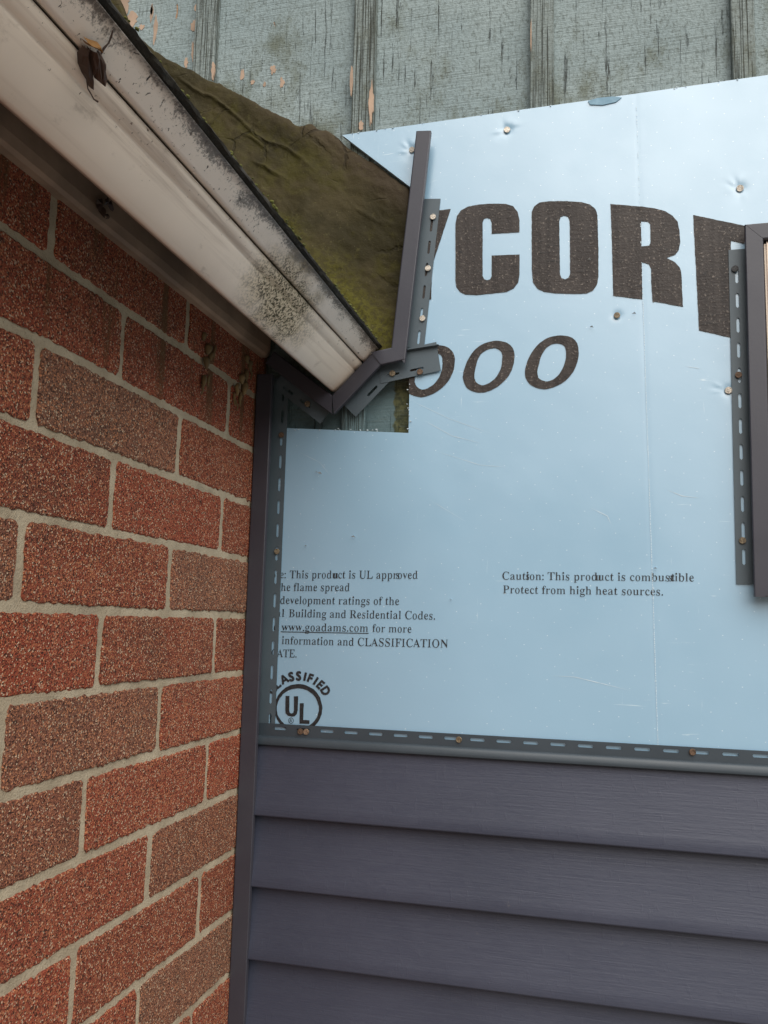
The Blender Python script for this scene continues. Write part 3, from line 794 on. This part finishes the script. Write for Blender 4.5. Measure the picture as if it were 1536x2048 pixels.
# ---- small type
def serif(s):
    o = ''
    for c in s:
        if 'A' <= c <= 'Z': o += chr(0x1D400+ord(c)-65)
        elif 'a' <= c <= 'z': o += chr(0x1D41A+ord(c)-97)
        else: o += c
    return o
def glyph_loops(s):
    cu = bpy.data.curves.new('text_tmp', 'FONT'); cu.body = s; cu.size = 1; cu.fill_mode = 'NONE'; cu.resolution_u = 3
    ob = bpy.data.objects.new('text_tmp', cu); COL.objects.link(ob)
    me = bpy.data.meshes.new_from_object(ob.evaluated_get(bpy.context.evaluated_depsgraph_get()))
    adj = {}
    for e in me.edges:
        a, b = e.vertices; adj.setdefault(a, []).append(b); adj.setdefault(b, []).append(a)
    seen = set(); loops = []
    for v0 in adj:
        if v0 in seen: continue
        L = [v0]; seen.add(v0); cur = v0
        while True:
            nx = [q for q in adj[cur] if q not in seen]
            if not nx: break
            cur = nx[0]; seen.add(cur); L.append(cur)
        P = clean_loop([(me.vertices[i].co.x, me.vertices[i].co.y) for i in L])
        if len(P) > 2 and math.hypot(P[0][0]-P[-1][0], P[0][1]-P[-1][1]) < 1e-5: P = P[:-1]
        if len(P) > 2: loops.append(P)
    bpy.data.objects.remove(ob); bpy.data.curves.remove(cu); bpy.data.meshes.remove(me)
    return loops
def inside(p, L):
    c = False
    for i in range(len(L)):
        a, b = L[i], L[i-1]
        if (a[1] > p[1]) != (b[1] > p[1]) and p[0] < (b[0]-a[0])*(p[1]-a[1])/(b[1]-a[1])+a[0]: c = not c
    return c
def group_loops(loops):
    loops = sorted(loops, key=lambda L: -abs(area2(L))); G = []
    for L in loops:
        for g_ in G:
            if inside(L[0], g_[0]): g_[1].append(L); break
        else: G.append((L, []))
    return G
def thin(outer, holes, amt=.30, keep=.052, mx=.028):
    """draw the heavy strokes of the bold face in towards a book weight"""
    A = [outer if area2(outer) > 0 else outer[::-1]]+[h if area2(h) < 0 else h[::-1] for h in holes]
    segs = [(L[i], L[(i+1) % len(L)]) for L in A for i in range(len(L))]
    res = []
    for L in A:
        n = len(L); ins = []; nr = []
        for i in range(n):
            a, b = L[i], L[(i+1) % n]; dx, dy = b[0]-a[0], b[1]-a[1]; l = math.hypot(dx, dy) or 1e-9
            nx, ny = -dy/l, dx/l; mx_, my_ = (a[0]+b[0])/2, (a[1]+b[1])/2; best = .3
            for p, q in segs:
                ex, ey = q[0]-p[0], q[1]-p[1]; den = nx*ey-ny*ex
                if abs(den) < 1e-9: continue
                t_ = ((p[0]-mx_)*ey-(p[1]-my_)*ex)/den; u = ((p[0]-mx_)*ny-(p[1]-my_)*nx)/den
                if t_ > 1e-4 and -1e-6 <= u <= 1+1e-6: best = min(best, t_)
            ins.append(max(0, min(mx, (best-keep)*amt))); nr.append((nx, ny))
        out = []
        for i in range(n):
            a, b = i-1, i
            out.append((L[i][0]+nr[a][0]*ins[a]*.5+nr[b][0]*ins[b]*.5, L[i][1]+nr[a][1]*ins[a]*.5+nr[b][1]*ins[b]*.5))
        res.append(out)
    return res[0], res[1:]
def text_mesh(name, items):
    """items: (string, pixel A, pixel B, cap height px, serif?) - one printed line on the board"""
    mb = MB()
    for s, A, B, cap, ser in items:
        loops = glyph_loops(serif(s) if ser else s)
        if not loops: continue
        x0 = min(p[0] for L in loops for p in L); x1 = max(p[0] for L in loops for p in L); W = x1-x0
        a = at(*A, YF); b_ = at(*B, YF); u = (b_-a)/W
        c = at(A[0], A[1]-cap, YF); upv = Vector((0, c.y-a.y))/(.676 if ser else .73)
        for o, h in group_loops(loops):
            if ser and max(p[1] for p in o)-min(p[1] for p in o) > .2: o, h = thin(o, h)
            f2 = lambda L: [tuple(a+u*(p[0]-x0)+upv*p[1]) for p in L]
            flat, tris = poly_tris(f2(o), [f2(k) for k in h])
            mb.add([(q[0], yink(q), q[1]) for q in flat], orient(flat, tris, 1))
    return mb
def zt(p): return (540+p[0]*380/1536, 1120+p[1]*380/1536)
def zu(p): return (980+p[0]*440/1536, 1120+p[1]*440/1536)
CAP = 15.8
text_mesh('printed_line', [("Note:", zt((-50, 147)), zt((128, 148)), CAP, 1), ("This product is UL approved", zt((160, 148)), zt((1195, 152)), CAP, 1), ("u", zt((512, 149)), zt((552, 149)), CAP, 1), ("s", zt((1020, 151)), zt((1048, 151)), CAP, 1)]).build('printed_line', M['type'], foam)
text_mesh('', [("for the flame spread", zt((-60, 250)), zt((645, 252)), CAP, 1)]).build('printed_line', M['type'], foam)
text_mesh('', [("development ratings of the", zt((82, 355)), zt((1045, 364)), CAP, 1)]).build('printed_line', M['type'], foam)
text_mesh('', [("al", zt((45, 458)), zt((118, 460)), CAP, 1), ("Building and Residential Codes.", zt((152, 461)), zt((1335, 482)), CAP, 1)]).build('printed_line', M['type'], foam)
mb = text_mesh('', [("See", zt((-50, 571)), zt((60, 572)), CAP, 1), ("www.goadams.com", zt((92, 572)), zt((795, 581)), CAP, 1), ("for more", zt((828, 582)), zt((1145, 588)), CAP, 1)])
L = [tuple(at(*zt(p), YF)) for p in ((88, 583), (798, 596), (798, 590), (88, 577))]
mb.add([(q[0], yink(q), q[1]) for q in L], [(0, 1, 2, 3)])
mb.build('printed_line', M['type'], foam)
text_mesh('', [("information and CLASSIFICATION", zt((95, 680)), zt((1440, 710)), CAP, 1)]).build('printed_line', M['type'], foam)
text_mesh('', [("CATE.", zt((10, 784)), zt((215, 788)), CAP, 1)]).build('printed_line', M['type'], foam)
text_mesh('', [("Caution: This product is combustible", zu((85, 137)), zu((1425, 150)), CAP, 1), ("s", zu((252, 138)), zu((275, 138)), CAP, 1), ("u", zu((738, 143)), zu((778, 143)), CAP, 1), ("st", zu((1250, 148)), zu((1290, 148)), CAP, 1)]).build('printed_line', M['type'], foam)
text_mesh('', [("Protect from high heat sources.", zu((90, 232)), zu((1208, 248)), CAP, 1)]).build('printed_line', M['type'], foam)
# ---- classification mark
def ell(cx, cy, rx, ry, n=56): return [(cx+rx*math.cos(2*math.pi*i/n), cy+ry*math.sin(2*math.pi*i/n)) for i in range(n)]
ink_shape('printed_ring', z6(ell(644, 925, 460, 465)), [z6(ell(634, 930, 402, 388))], .0002, None, M['type'])
ink_shape('printed_letter', z6([(400,690),(475,690),(470,960),(480,1010),(510,1030),(545,1010),(558,960),(560,695),(640,695),(632,960),(615,1035),(570,1078),(510,1085),(445,1065),(400,1020),(393,950)]), [], .00012, None, M['type'])
ink_shape('printed_letter', z6([(672,828),(748,828),(738,1150),(858,1158),(855,1225),(665,1218)]), [], .00012, None, M['type'])
mb = MB()
for ch, ang in (('C', -55), ('L', -41.6), ('A', -26), ('S', -12.6), ('S', .5), ('I', 12), ('F', 22), ('I', 32.6), ('E', 43.5), ('D', 57.5)):
    loops = glyph_loops(ch); x0 = min(p[0] for L in loops for p in L); x1 = max(p[0] for L in loops for p in L)
    a = math.radians(ang); up_ = (math.sin(a), -math.cos(a)); ri = (math.cos(a), math.sin(a)); rad = 540
    for o, h in group_loops(loops):
        def f3(L):
            A = area2(L); out = []
            n = len(L)
            for i, p in enumerate(L):                       # embolden
                q0, q1 = L[i-1], L[(i+1) % n]; dx, dy = q1[0]-q0[0], q1[1]-q0[1]; l = math.hypot(dx, dy) or 1
                s = .055 if (A > 0) == (L is o) else -.055
                out.append((p[0]+dy/l*s, p[1]-dx/l*s))
            return [tuple(at(530+(644+ri[0]*((p[0]-(x0+x1)/2)*215)+up_[0]*(rad+p[1]*235))*160/1536, 1320+(925+ri[1]*((p[0]-(x0+x1)/2)*215)+up_[1]*(rad+p[1]*235))*160/1536, YF)) for p in out]
        flat, tris = poly_tris(f3(o), [f3(k) for k in h]); mb.add([(q[0], yink(q), q[1]) for q in flat], orient(flat, tris, 1))
mb.build('printed_arc_word', M['type'], foam)
mb = MB()
flat, tris = poly_tris(z6(ell(503, 1163, 52, 58, 20)), [z6(ell(503, 1163, 43, 48, 20))]); mb.add([(q[0], yink(q), q[1]) for q in flat], orient(flat, tris, 1))
tm = text_mesh('', [("R", (530+478*160/1536, 1320+1192*160/1536), (530+528*160/1536, 1320+1192*160/1536), 6, 0)]); mb.add(tm.v, tm.f)
mb.build('printed_register_mark', M['type'], foam)

# ---------------------------------------------------------------- nails
_nm = {}
def nail(parent, px, py, Y, mat, r=.0048, tilt=0, label=None):
    q = at(px, py, Y-.001)
    key = (mat, r)
    if key not in _nm:
        V = []; F = []; n = 20
        prof = [(0, .0), (.0006, 1.), (.0012, 1.0), (.0015, .95), (.0016, .80), (.0014, .72), (.00145, .3)]
        V = []; rows = []
        for h, k in prof:
            if k == 0: rows.append(None); continue
            rows.append(len(V)); V += [(math.cos(2*math.pi*i/n)*r*k, -h, math.sin(2*math.pi*i/n)*r*k) for i in range(n)]
        rr = [x for x in rows if x is not None]
        for a, b in zip(rr, rr[1:]): F += [(a+i, b+i, b+(i+1) % n, a+(i+1) % n)[::-1] for i in range(n)]
        F.append(tuple(rr[-1]+i for i in range(n)))
        b = len(V); V += [(math.cos(2*math.pi*i/6)*.0016, 0, math.sin(2*math.pi*i/6)*.0016) for i in range(6)]+[(math.cos(2*math.pi*i/6)*.0016, .016, math.sin(2*math.pi*i/6)*.0016) for i in range(6)]
        F += [(b+i, b+(i+1) % 6, b+6+(i+1) % 6, b+6+i) for i in range(6)]
        me = bpy.data.meshes.new('nail'); me.from_pydata(V, [], F); me.materials.append(M[mat]); _nm[key] = me
    o = link(bpy.data.objects.new('nail', _nm[key])); o.parent = parent
    o.location = Vector((q.x, Y-.001, q.y))-wloc(parent)
    o.rotation_euler = (random.uniform(-.12, .12), random.uniform(0, 6), random.uniform(-.12, .12)+tilt)
    if label: o['label'] = label
    return o
for (px, py, mt, r) in ((1014, 260, 'nail_s', .0050), (824, 300, 'nail_s', .0048), (1480, 377, 'nail_s', .0050), (1234, 631, 'nail_b', .0046), (1457, 781, 'nail_s', .0050)):
    nail(foam, px, py, YF+.0005 if mt == 'nail_s' else YF-.0005, mt, r)

# ---------------------------------------------------------------- vinyl channels
def slot(c, t, s, ln, wd, tip=.35):
    """pointed slot centred at c along t"""
    h = ln/2; k = wd*.55
    return [tuple(c+t*(-h)), tuple(c+t*(-h+k)+s*(-wd/2)), tuple(c+t*(h-k)+s*(-wd/2)), tuple(c+t*h), tuple(c+t*(h-k)+s*(wd/2)), tuple(c+t*(-h+k)+s*(wd/2))]
def channel(name, label, cat, p0, p1, sdir, lip, fl, sl_s, phase, m0=0, m1=0, f0=None, f1=None, pitch=.0362, skip=(), group=None, lipcurl=True, flm=(0, 0), wid=.0042, yb=YF-.0022, yface=YFACE):
    """p0->p1 outer edge (x,z) of the front face; sdir unit vector across; lip/fl widths; mitre slopes m0, m1"""
    p0 = Vector(p0); p1 = Vector(p1); L = (p1-p0).length; t = (p1-p0)/L; s = Vector(sdir).normalized()
    T = thing(name, (p0.x, yface, p0.y), label, cat, group)
    mb = MB(); th = .0012
    # front lip with rounded outer corner, side wall, return curl : profile (s, y)
    r = .0022
    prof = [(0, yb-.0003), (0, yface+r)]+[(r-r*math.cos(a), yface+r-r*math.sin(a)) for a in (.4, .8, 1.2, 1.57)]
    prof += [(lip-.0012, yface), (lip-.0003, yface+.0004), (lip, yface+.0014)]
    if lipcurl: prof += [(lip, yface+.0075), (lip-.001, yface+.0075), (lip-.0012, yface+.0016), (lip-.0024, yface+.0012)]
    prof += [(r+.001, yface+.0012), (.0012, yface+r+.001), (.0012, yb-.0003)]
    k = len(prof); nseg = max(2, int(L/.02))
    for q in range(nseg):
        vs = []
        for e in (q, q+1):
            f = e/nseg
            for (ss, yy) in prof:
                ta = ss*m0; tb = L+ss*m1; tt = ta+(tb-ta)*f
                w_ = .0004*float(fbm(tt*8+p0.x*50, 3))
                c = p0+t*tt+s*(ss+w_); vs.append((c.x, yy, c.y))
        mb.add(vs, [(i, (i+1) % k, k+(i+1) % k, k+i) for i in range(k)])
    c0 = []; 
    for end, mm in ((0, m0), (L, m1)):
        vs = []
        for (ss, yy) in prof:
            c = p0+t*(end+ss*mm)+s*ss; vs.append((c.x, yy, c.y))
        mb.add(vs, [tuple(range(k))])
    o = mb.build('face', M['vinyl'], T)
    # nailing flange with slots
    a = f0 if f0 is not None else 0; b = f1 if f1 is not None else L
    mb = MB()
    outer = [tuple(p0+t*(a)), tuple(p0+t*(b)), tuple(p0+t*(b+fl*flm[1])+s*fl), tuple(p0+t*(a+fl*flm[0])+s*fl)]
    holes = []
    i = math.ceil((a-phase)/pitch)
    while True:
        c = phase+i*pitch; i += 1
        if c+.0125 > b-.002: break
        if c-.0125 < a+.002: continue
        holes.append(slot(p0+t*c+s*sl_s, t, s, .0225, wid))
    # bend in the flange: slight step near the hem
    solid_poly(mb, outer, holes, yb, .0010)
    mb.build('nail_flange', M['under'], T)
    return T, p0, t, s
def along(p0, t, px, py, Y=YF): return (at(px, py, Y)-p0).dot(t)
G = 'vinyl trim channels'
# left channel against the brick
a = Vector((-.5275, ZC+.385)); b = Vector((-.5285, ZC-1.42))
ph = along(a, (b-a).normalized(), 557, 1061)
T, p0, t_, s_ = channel('trim_channel', 'tall dark grey vinyl channel upright between the brick wall and the blue board', 'trim channel', a, b, (1, 0), .0262, .0455, .0372, ph, group=G, yface=YFACE-.0022)
LCH = T
nail(T, 563, 870, YF-.0024, 'nail_r', .0044); nail(T, 554, 1103, YF-.0024, 'nail_b', .0044)
# window surround
wl = Vector((.2188, ZC+.5420)); wb = Vector((.2165, ZC+.0472))
ph = along(wl, (wb-wl).normalized(), 1474, 701)
T, p0, t_, s_ = channel('trim_channel', 'dark grey vinyl channel running up the left side of the window', 'trim channel', wl, wb, (-1, 0), .0235, .0428, .0325, ph, m0=-1., m1=0, f0=.003, f1=.477, group=G)
nail(T, 1470, 538, YF-.0024, 'nail_d', .0048); nail(T, 1477, 750, YF-.0024, 'nail_r', .0046); nail(T, 1485, 1081, YF-.0024, 'nail_b', .0046)
ta = Vector((.2192, ZC+.5423)); tb = Vector((.95, ZC+.5420))
T, *_ = channel('trim_channel', 'dark grey vinyl channel along the top of the window', 'trim channel', ta, tb, (0, 1), .0235, .032, .026, .05, m0=-.985, f0=-.002, group=G)
ba = Vector((.2195, ZC+.0700)); bb = Vector((.95, ZC+.0700))
T, *_ = channel('trim_channel', 'dark grey vinyl channel along the bottom of the window', 'trim channel', ba, bb, (0, -1), .0225, .024, .0235, .05, m0=-.6, f0=.03, group=G, yface=YFACE-.0006)
# around the end of the eave
va, vb = at(832, 262, YFACE), at(782, 695, YFACE)
tv = (vb-va).normalized(); sv = Vector((-tv.y, tv.x)); 
if sv.x < 0: sv = -sv
ph = along(va, tv, 850, 585)
f0 = along(va, tv, 850, 399); f1 = along(va, tv, 853, 697)
T, *_ = channel('trim_channel', 'grey vinyl channel standing up above the eave end, its bare top over the blue board', 'trim channel', va, vb, sv, .0238, .0462, .0365, ph, m1=.98, f0=f0, f1=f1, group=G, wid=.0038)
for p in ((866, 434), (856, 537), (845, 637)): nail(T, *p, YF-.0024, 'nail_s', .0047)
ha, hb = at(742, 704, YFACE), at(782, 695, YFACE)
th_ = (hb-ha).normalized(); sh_ = Vector((th_.y, -th_.x))
ph = along(ha, th_, 786, 748)
T, *_ = channel('trim_channel', 'short grey vinyl channel on top of the eave end with slotted tab to the right', 'trim channel', ha, hb, sh_, .0232, .046, .036, ph, m0=.55, m1=.80, f0=.004, f1=along(ha, th_, 879, 720), pitch=.0385, group=G, yface=YFACE-.0008, wid=.0036, yb=YF-.0042)
nail(T, 785, 747, YF-.0046, 'nail_b', .0047); nail(T, 840, 744, YF-.0046, 'nail_r', .0047)
mb = MB(); q0 = at(808, 703, YF-.006); q1 = at(878, 692, YF-.006)
mb.add([(q0.x, YF-.0042, q0.y), (q1.x, YF-.0042, q1.y), (q1.x, YF-.011, q1.y+.0005), (q0.x, YF-.011, q0.y+.0005), (q0.x, YF-.0042, q0.y+.0011), (q1.x, YF-.0042, q1.y+.0011), (q1.x, YF-.011, q1.y+.0016), (q0.x, YF-.011, q0.y+.0016)], [(0, 1, 2, 3), (7, 6, 5, 4), (3, 2, 6, 7), (1, 5, 6, 2), (0, 3, 7, 4), (0, 4, 5, 1)])
mb.build('cut_edge', M['under'], T)
da, db = at(743, 706, YFACE), at(664, 789, YFACE)
td_ = (db-da).normalized(); sd_ = Vector((-td_.y, td_.x))
ph = along(da, td_, 742, 779)
T, *_ = channel('trim_channel', 'grey vinyl channel slanting along the cut face of the eave end', 'trim channel', da, db, sd_, .0235, .0455, .036, ph, m0=-.25, m1=.80, f0=.004, f1=along(da, td_, 700, 822), pitch=.034, group=G, yface=YFACE+.0006, yb=YF-.0032)
ea, eb = at(664, 790, YFACE), at(548, 702, YFACE)
te_ = (eb-ea).normalized(); se_ = Vector((-te_.y, te_.x))
if se_.y > 0: se_ = -se_
T, *_ = channel('trim_channel', 'grey vinyl channel under the eave end in deep shade', 'trim channel', ea, eb, se_, .0235, .046, .036, .035, m0=-.80, f0=-.006, f1=.098, group=G, yb=YF-.0056, yface=YFACE+.0012)
nail(T, 615, 808, YF-.0060, 'nail_b', .0047)

# ---------------------------------------------------------------- siding
def siding(zt_, label, hem=False, first=False):
    """one double-course vinyl panel; zt_ = top of its upper course"""
    E = .1003; x0, x1 = -.5135, 1.2
    T = thing('siding_panel', (x0, 1.24, zt_-2*E), label, 'siding panel', 'siding panels below the blue board')
    xs = list(np.linspace(x0, x1, 60))
    for k in range(2):
        a = zt_-k*E; b = a-E
        # profile (y, z): from under the course above, down the face, round butt, return
        yt = 1.2420; yb = 1.2232
        prof = [(yt, a+.004)]+[(yt+(yb-yt)*(f**1.15), a+(b+.003-a)*f) for f in (.0, .12, .25, .4, .55, .7, .85, 1.)]
        prof += [(yb+.0004, b+.0012), (yb+.0018, b+.0002), (yb+.0035, b), (1.2415, b+.0015)]
        V = []; F = []; n = len(prof)
        for x in xs:
            d = .0006*float(fbm(x*2.3+k*9, zt_*7)); dz = .0005*float(fbm(x*1.9, zt_*5+k))
            for (y, z) in prof: V.append((x, y+d*(1 if y < 1.238 else 0), z+dz))
        for i in range(len(xs)-1):
            for j in range(n-1): F.append((i*n+j, i*n+j+1, (i+1)*n+j+1, (i+1)*n+j))
        obj('course', V, F, M['siding'], T, True)
    if hem:
        zt2 = zt_+.0315
        mb = MB(); outer = [(x0, zt_+.012), (x1, zt_+.012), (x1, zt2), (x0, zt2)]
        c0 = at(703.7, 1467, YF).x; holes = []
        i = -6
        while True:
            c = c0+i*.0373; i += 1
            if c+.014 > x1: break
            if c-.012 < x0+.001: continue
            h = .0105; zc = zt_+.0248; k = .0021
            holes.append([(c-h, zc), (c-h+.0008, zc-k*.8), (c-h+.0018, zc-k), (c+h-.0018, zc-k), (c+h-.0008, zc-k*.8), (c+h, zc), (c+h-.0008, zc+k*.8), (c+h-.0018, zc+k), (c-h+.0018, zc+k), (c-h+.0008, zc+k*.8)])
        solid_poly(mb, outer, holes, 1.2412, .001)
        mb.build('nail_hem', M['hem'], T)
        prof = [(1.2412, zt_+.0135), (1.2385, zt_+.0128), (1.2365, zt_+.0112), (1.2352, zt_+.0085), (1.2345, zt_+.005), (1.2342, zt_+.0015), (1.2350, zt_+.0), (1.2362, zt_+.0008), (1.2366, zt_+.004)]
        V = []; F = []; n = len(prof)
        for x in xs:
            d = .0004*float(fbm(x*4, 2))
            for (y, z) in prof: V.append((x, y+d, z))
        for i in range(len(xs)-1):
            for j in range(n-1): F.append((i*n+j, i*n+j+1, (i+1)*n+j+1, (i+1)*n+j))
        obj('lock_lip', V, F, M['hem'], T, True)
        for (px, py, mt) in ((601, 1463, 'nail_r'), (612.5, 1463.5, 'nail_s2'), (918, 1479, 'nail_b'), (1385, 1504, 'nail_r')):
            nail(T, px, py, 1.2410, mt, .0044)
    return T
M['nail_s2'] = m_metal('nail_copper', (.34, .235, .165), .45)
Z0 = ZC-.1845
siding(Z0, 'upper dark grey vinyl siding panel with a slotted nail hem under the blue board', True)
siding(Z0-.2006, 'second dark grey vinyl siding panel down, below the panel with the nail hem')
for k in range(2, 7): siding(Z0-.2006*k, 'dark grey vinyl siding panel in the lower rows near the ground')

# ---------------------------------------------------------------- window
W = thing('window', (.23, 1.25, ZC+.06), 'cream framed window at the right edge inside dark grey trim', 'window')
mb = MB(); x0, x1, zb, zt_ = .2205, .95, ZC+.0712, ZC+.5408; fwid = .05
mb.box((x0, 1.2262, zb), (x0+fwid, 1.268, zt_), bev=.003); mb.box((x1-fwid, 1.2262, zb), (x1, 1.268, zt_), bev=.003)
mb.box((x0+fwid, 1.2268, zt_-fwid), (x1-fwid, 1.2675, zt_), bev=.003); mb.box((x0+fwid, 1.2268, zb), (x1-fwid, 1.2675, zb+fwid), bev=.003)
mb.build('frame', M['winframe'], W)
mb = MB(); mb.box((x0+fwid-.004, 1.250, zb+fwid-.004), (x1-fwid+.004, 1.256, zt_-fwid+.004)); mb.build('pane', M['glass'], W)

# ---------------------------------------------------------------- debris
def fpt(px, py, lift=.003):
    q = atplane(px, py, FP0, FN); return q+FN*lift
def lpt(px, py, lift): return fpt(px-9, py-13, lift)
def crumpled(mb, pts, wd, lift, seed, mi=0):
    """a curled strip of dead leaf along pixel points on the fascia"""
    R = random.Random(seed); P = [lpt(p[0], p[1], lift) for p in pts]; n = len(P); rows = 7; V = []; F = []
    for i, p in enumerate(P):
        t = (P[min(i+1, n-1)]-P[max(i-1, 0)]).normalized(); s = t.cross(FN).normalized(); w_ = wd[i]*.85
        for j in range(rows):
            a = (j/(rows-1)-.5)*2
            V.append(p+s*(a*w_)+FN*(.006*(1-a*a)+R.uniform(-.0012, .0012)))
    for i in range(n-1):
        for j in range(rows-1): F.append((i*rows+j, i*rows+j+1, (i+1)*rows+j+1, (i+1)*rows+j))
    mb.add(V, F, mi)
c = fpt(190, 130, .004)
LT = thing('dried_leaf', c, 'curled dark dead leaf with an amber tip stuck on the cream fascia', 'dead leaf')
mb = MB()
crumpled(mb, [(172, 98), (168, 112), (170, 130), (175, 148), (181, 165), (180, 178)], [.0026, .0046, .0052, .0044, .0028, .0008], .004, 1)
crumpled(mb, [(180, 97), (184, 112), (188, 130), (190, 148), (188, 158)], [.0025, .0045, .005, .004, .001], .007, 5)
crumpled(mb, [(184, 100), (192, 115), (198, 130), (200, 145), (203, 156), (200, 168)], [.0025, .0044, .0048, .0044, .0050, .0014], .006, 2)
mb.build('leaf_blade', M['leaf'], LT)
mb = MB(); crumpled(mb, [(162, 78), (170, 84), (180, 88), (190, 93), (193, 99)], [.001, .0022, .0024, .0026, .001], .007, 3); mb.build('leaf_tip', M['leaf_o'], LT)
mb = MB(); mb.tube([lpt(*p, .003) for p in ((178, 170), (180, 186), (186, 196), (192, 207), (200, 212))], [.0007, .0005, .0005, .0005, .0008])
mb.tube([lpt(*p, .004) for p in ((204, 116), (210, 104), (220, 93), (225, 80), (228, 68))], [.0006, .0009, .0005, .0008, .0004])
mb.build('stalk', M['leaf'], LT)
# dried mud remains of nests on the top course of brick
def bpt(px, py, lift=.003):
    return atplane(px, py, Vector((XB, 0, 0)), Vector((1, 0, 0)))+Vector((lift, 0, 0))
def mudnest(label, pts, seed):
    R = random.Random(seed); c = bpt(*pts[0][:2])

    mb = MB()
    for (px, py, r, ln) in pts:
        q = bpt(px, py, .0015)
        P = [q+Vector((R.uniform(0, .003), R.uniform(-.002, .002), -ln*f)) for f in (0, .3, .6, 1)]
        mb.tube(P, [r*.7, r, r*.8, r*.3], 7)
    o = mb.build('mud_nest', M['straw'], None, True, loc=c)
    return tag(o, label, 'mud nest', 'mud nest remains under the eave')
mudnest('straw-coloured dried mud drip on the bricks, the one farther from the corner channel', [(405, 665, .004, .012), (412, 690, .006, .014), (418, 705, .004, .012), (408, 715, .005, .016), (404, 750, .004, .020), (413, 752, .0022, .016), (400, 765, .0016, .018), (425, 690, .002, .02)], 3)
mudnest('straw-coloured dried mud smear on the bricks right beside the corner channel', [(492, 712, .005, .012), (498, 722, .004, .016), (480, 750, .006, .014), (486, 765, .006, .020), (470, 768, .004, .018), (478, 785, .003, .022), (466, 785, .002, .02), (490, 740, .004, .02), (500, 735, .002, .02), (470, 800, .0016, .016)], 4)
# dead leaf bits caught on the frieze
c = bpt(176, 419, .02)
mb = MB(); R = random.Random(9)
for (px, py, r) in ((165, 413, .007), (178, 408, .005), (186, 415, .006), (172, 428, .006), (180, 438, .003)):
    q = bpt(px, py, .020); n = 9
    V = [q+Vector((R.uniform(-.002, .003), math.cos(2*math.pi*i/n)*r*R.uniform(.5, 1.4), math.sin(2*math.pi*i/n)*r*R.uniform(.5, 1.4))) for i in range(n)]
    mb.add(V+[q+Vector((.004, 0, 0))], [(i, (i+1) % n, n) for i in range(n)])
tag(mb.build('leaf_litter', M['leaf'], None, loc=c), 'small dark clump of dead leaf caught on the frieze board above the bricks', 'dead leaf')
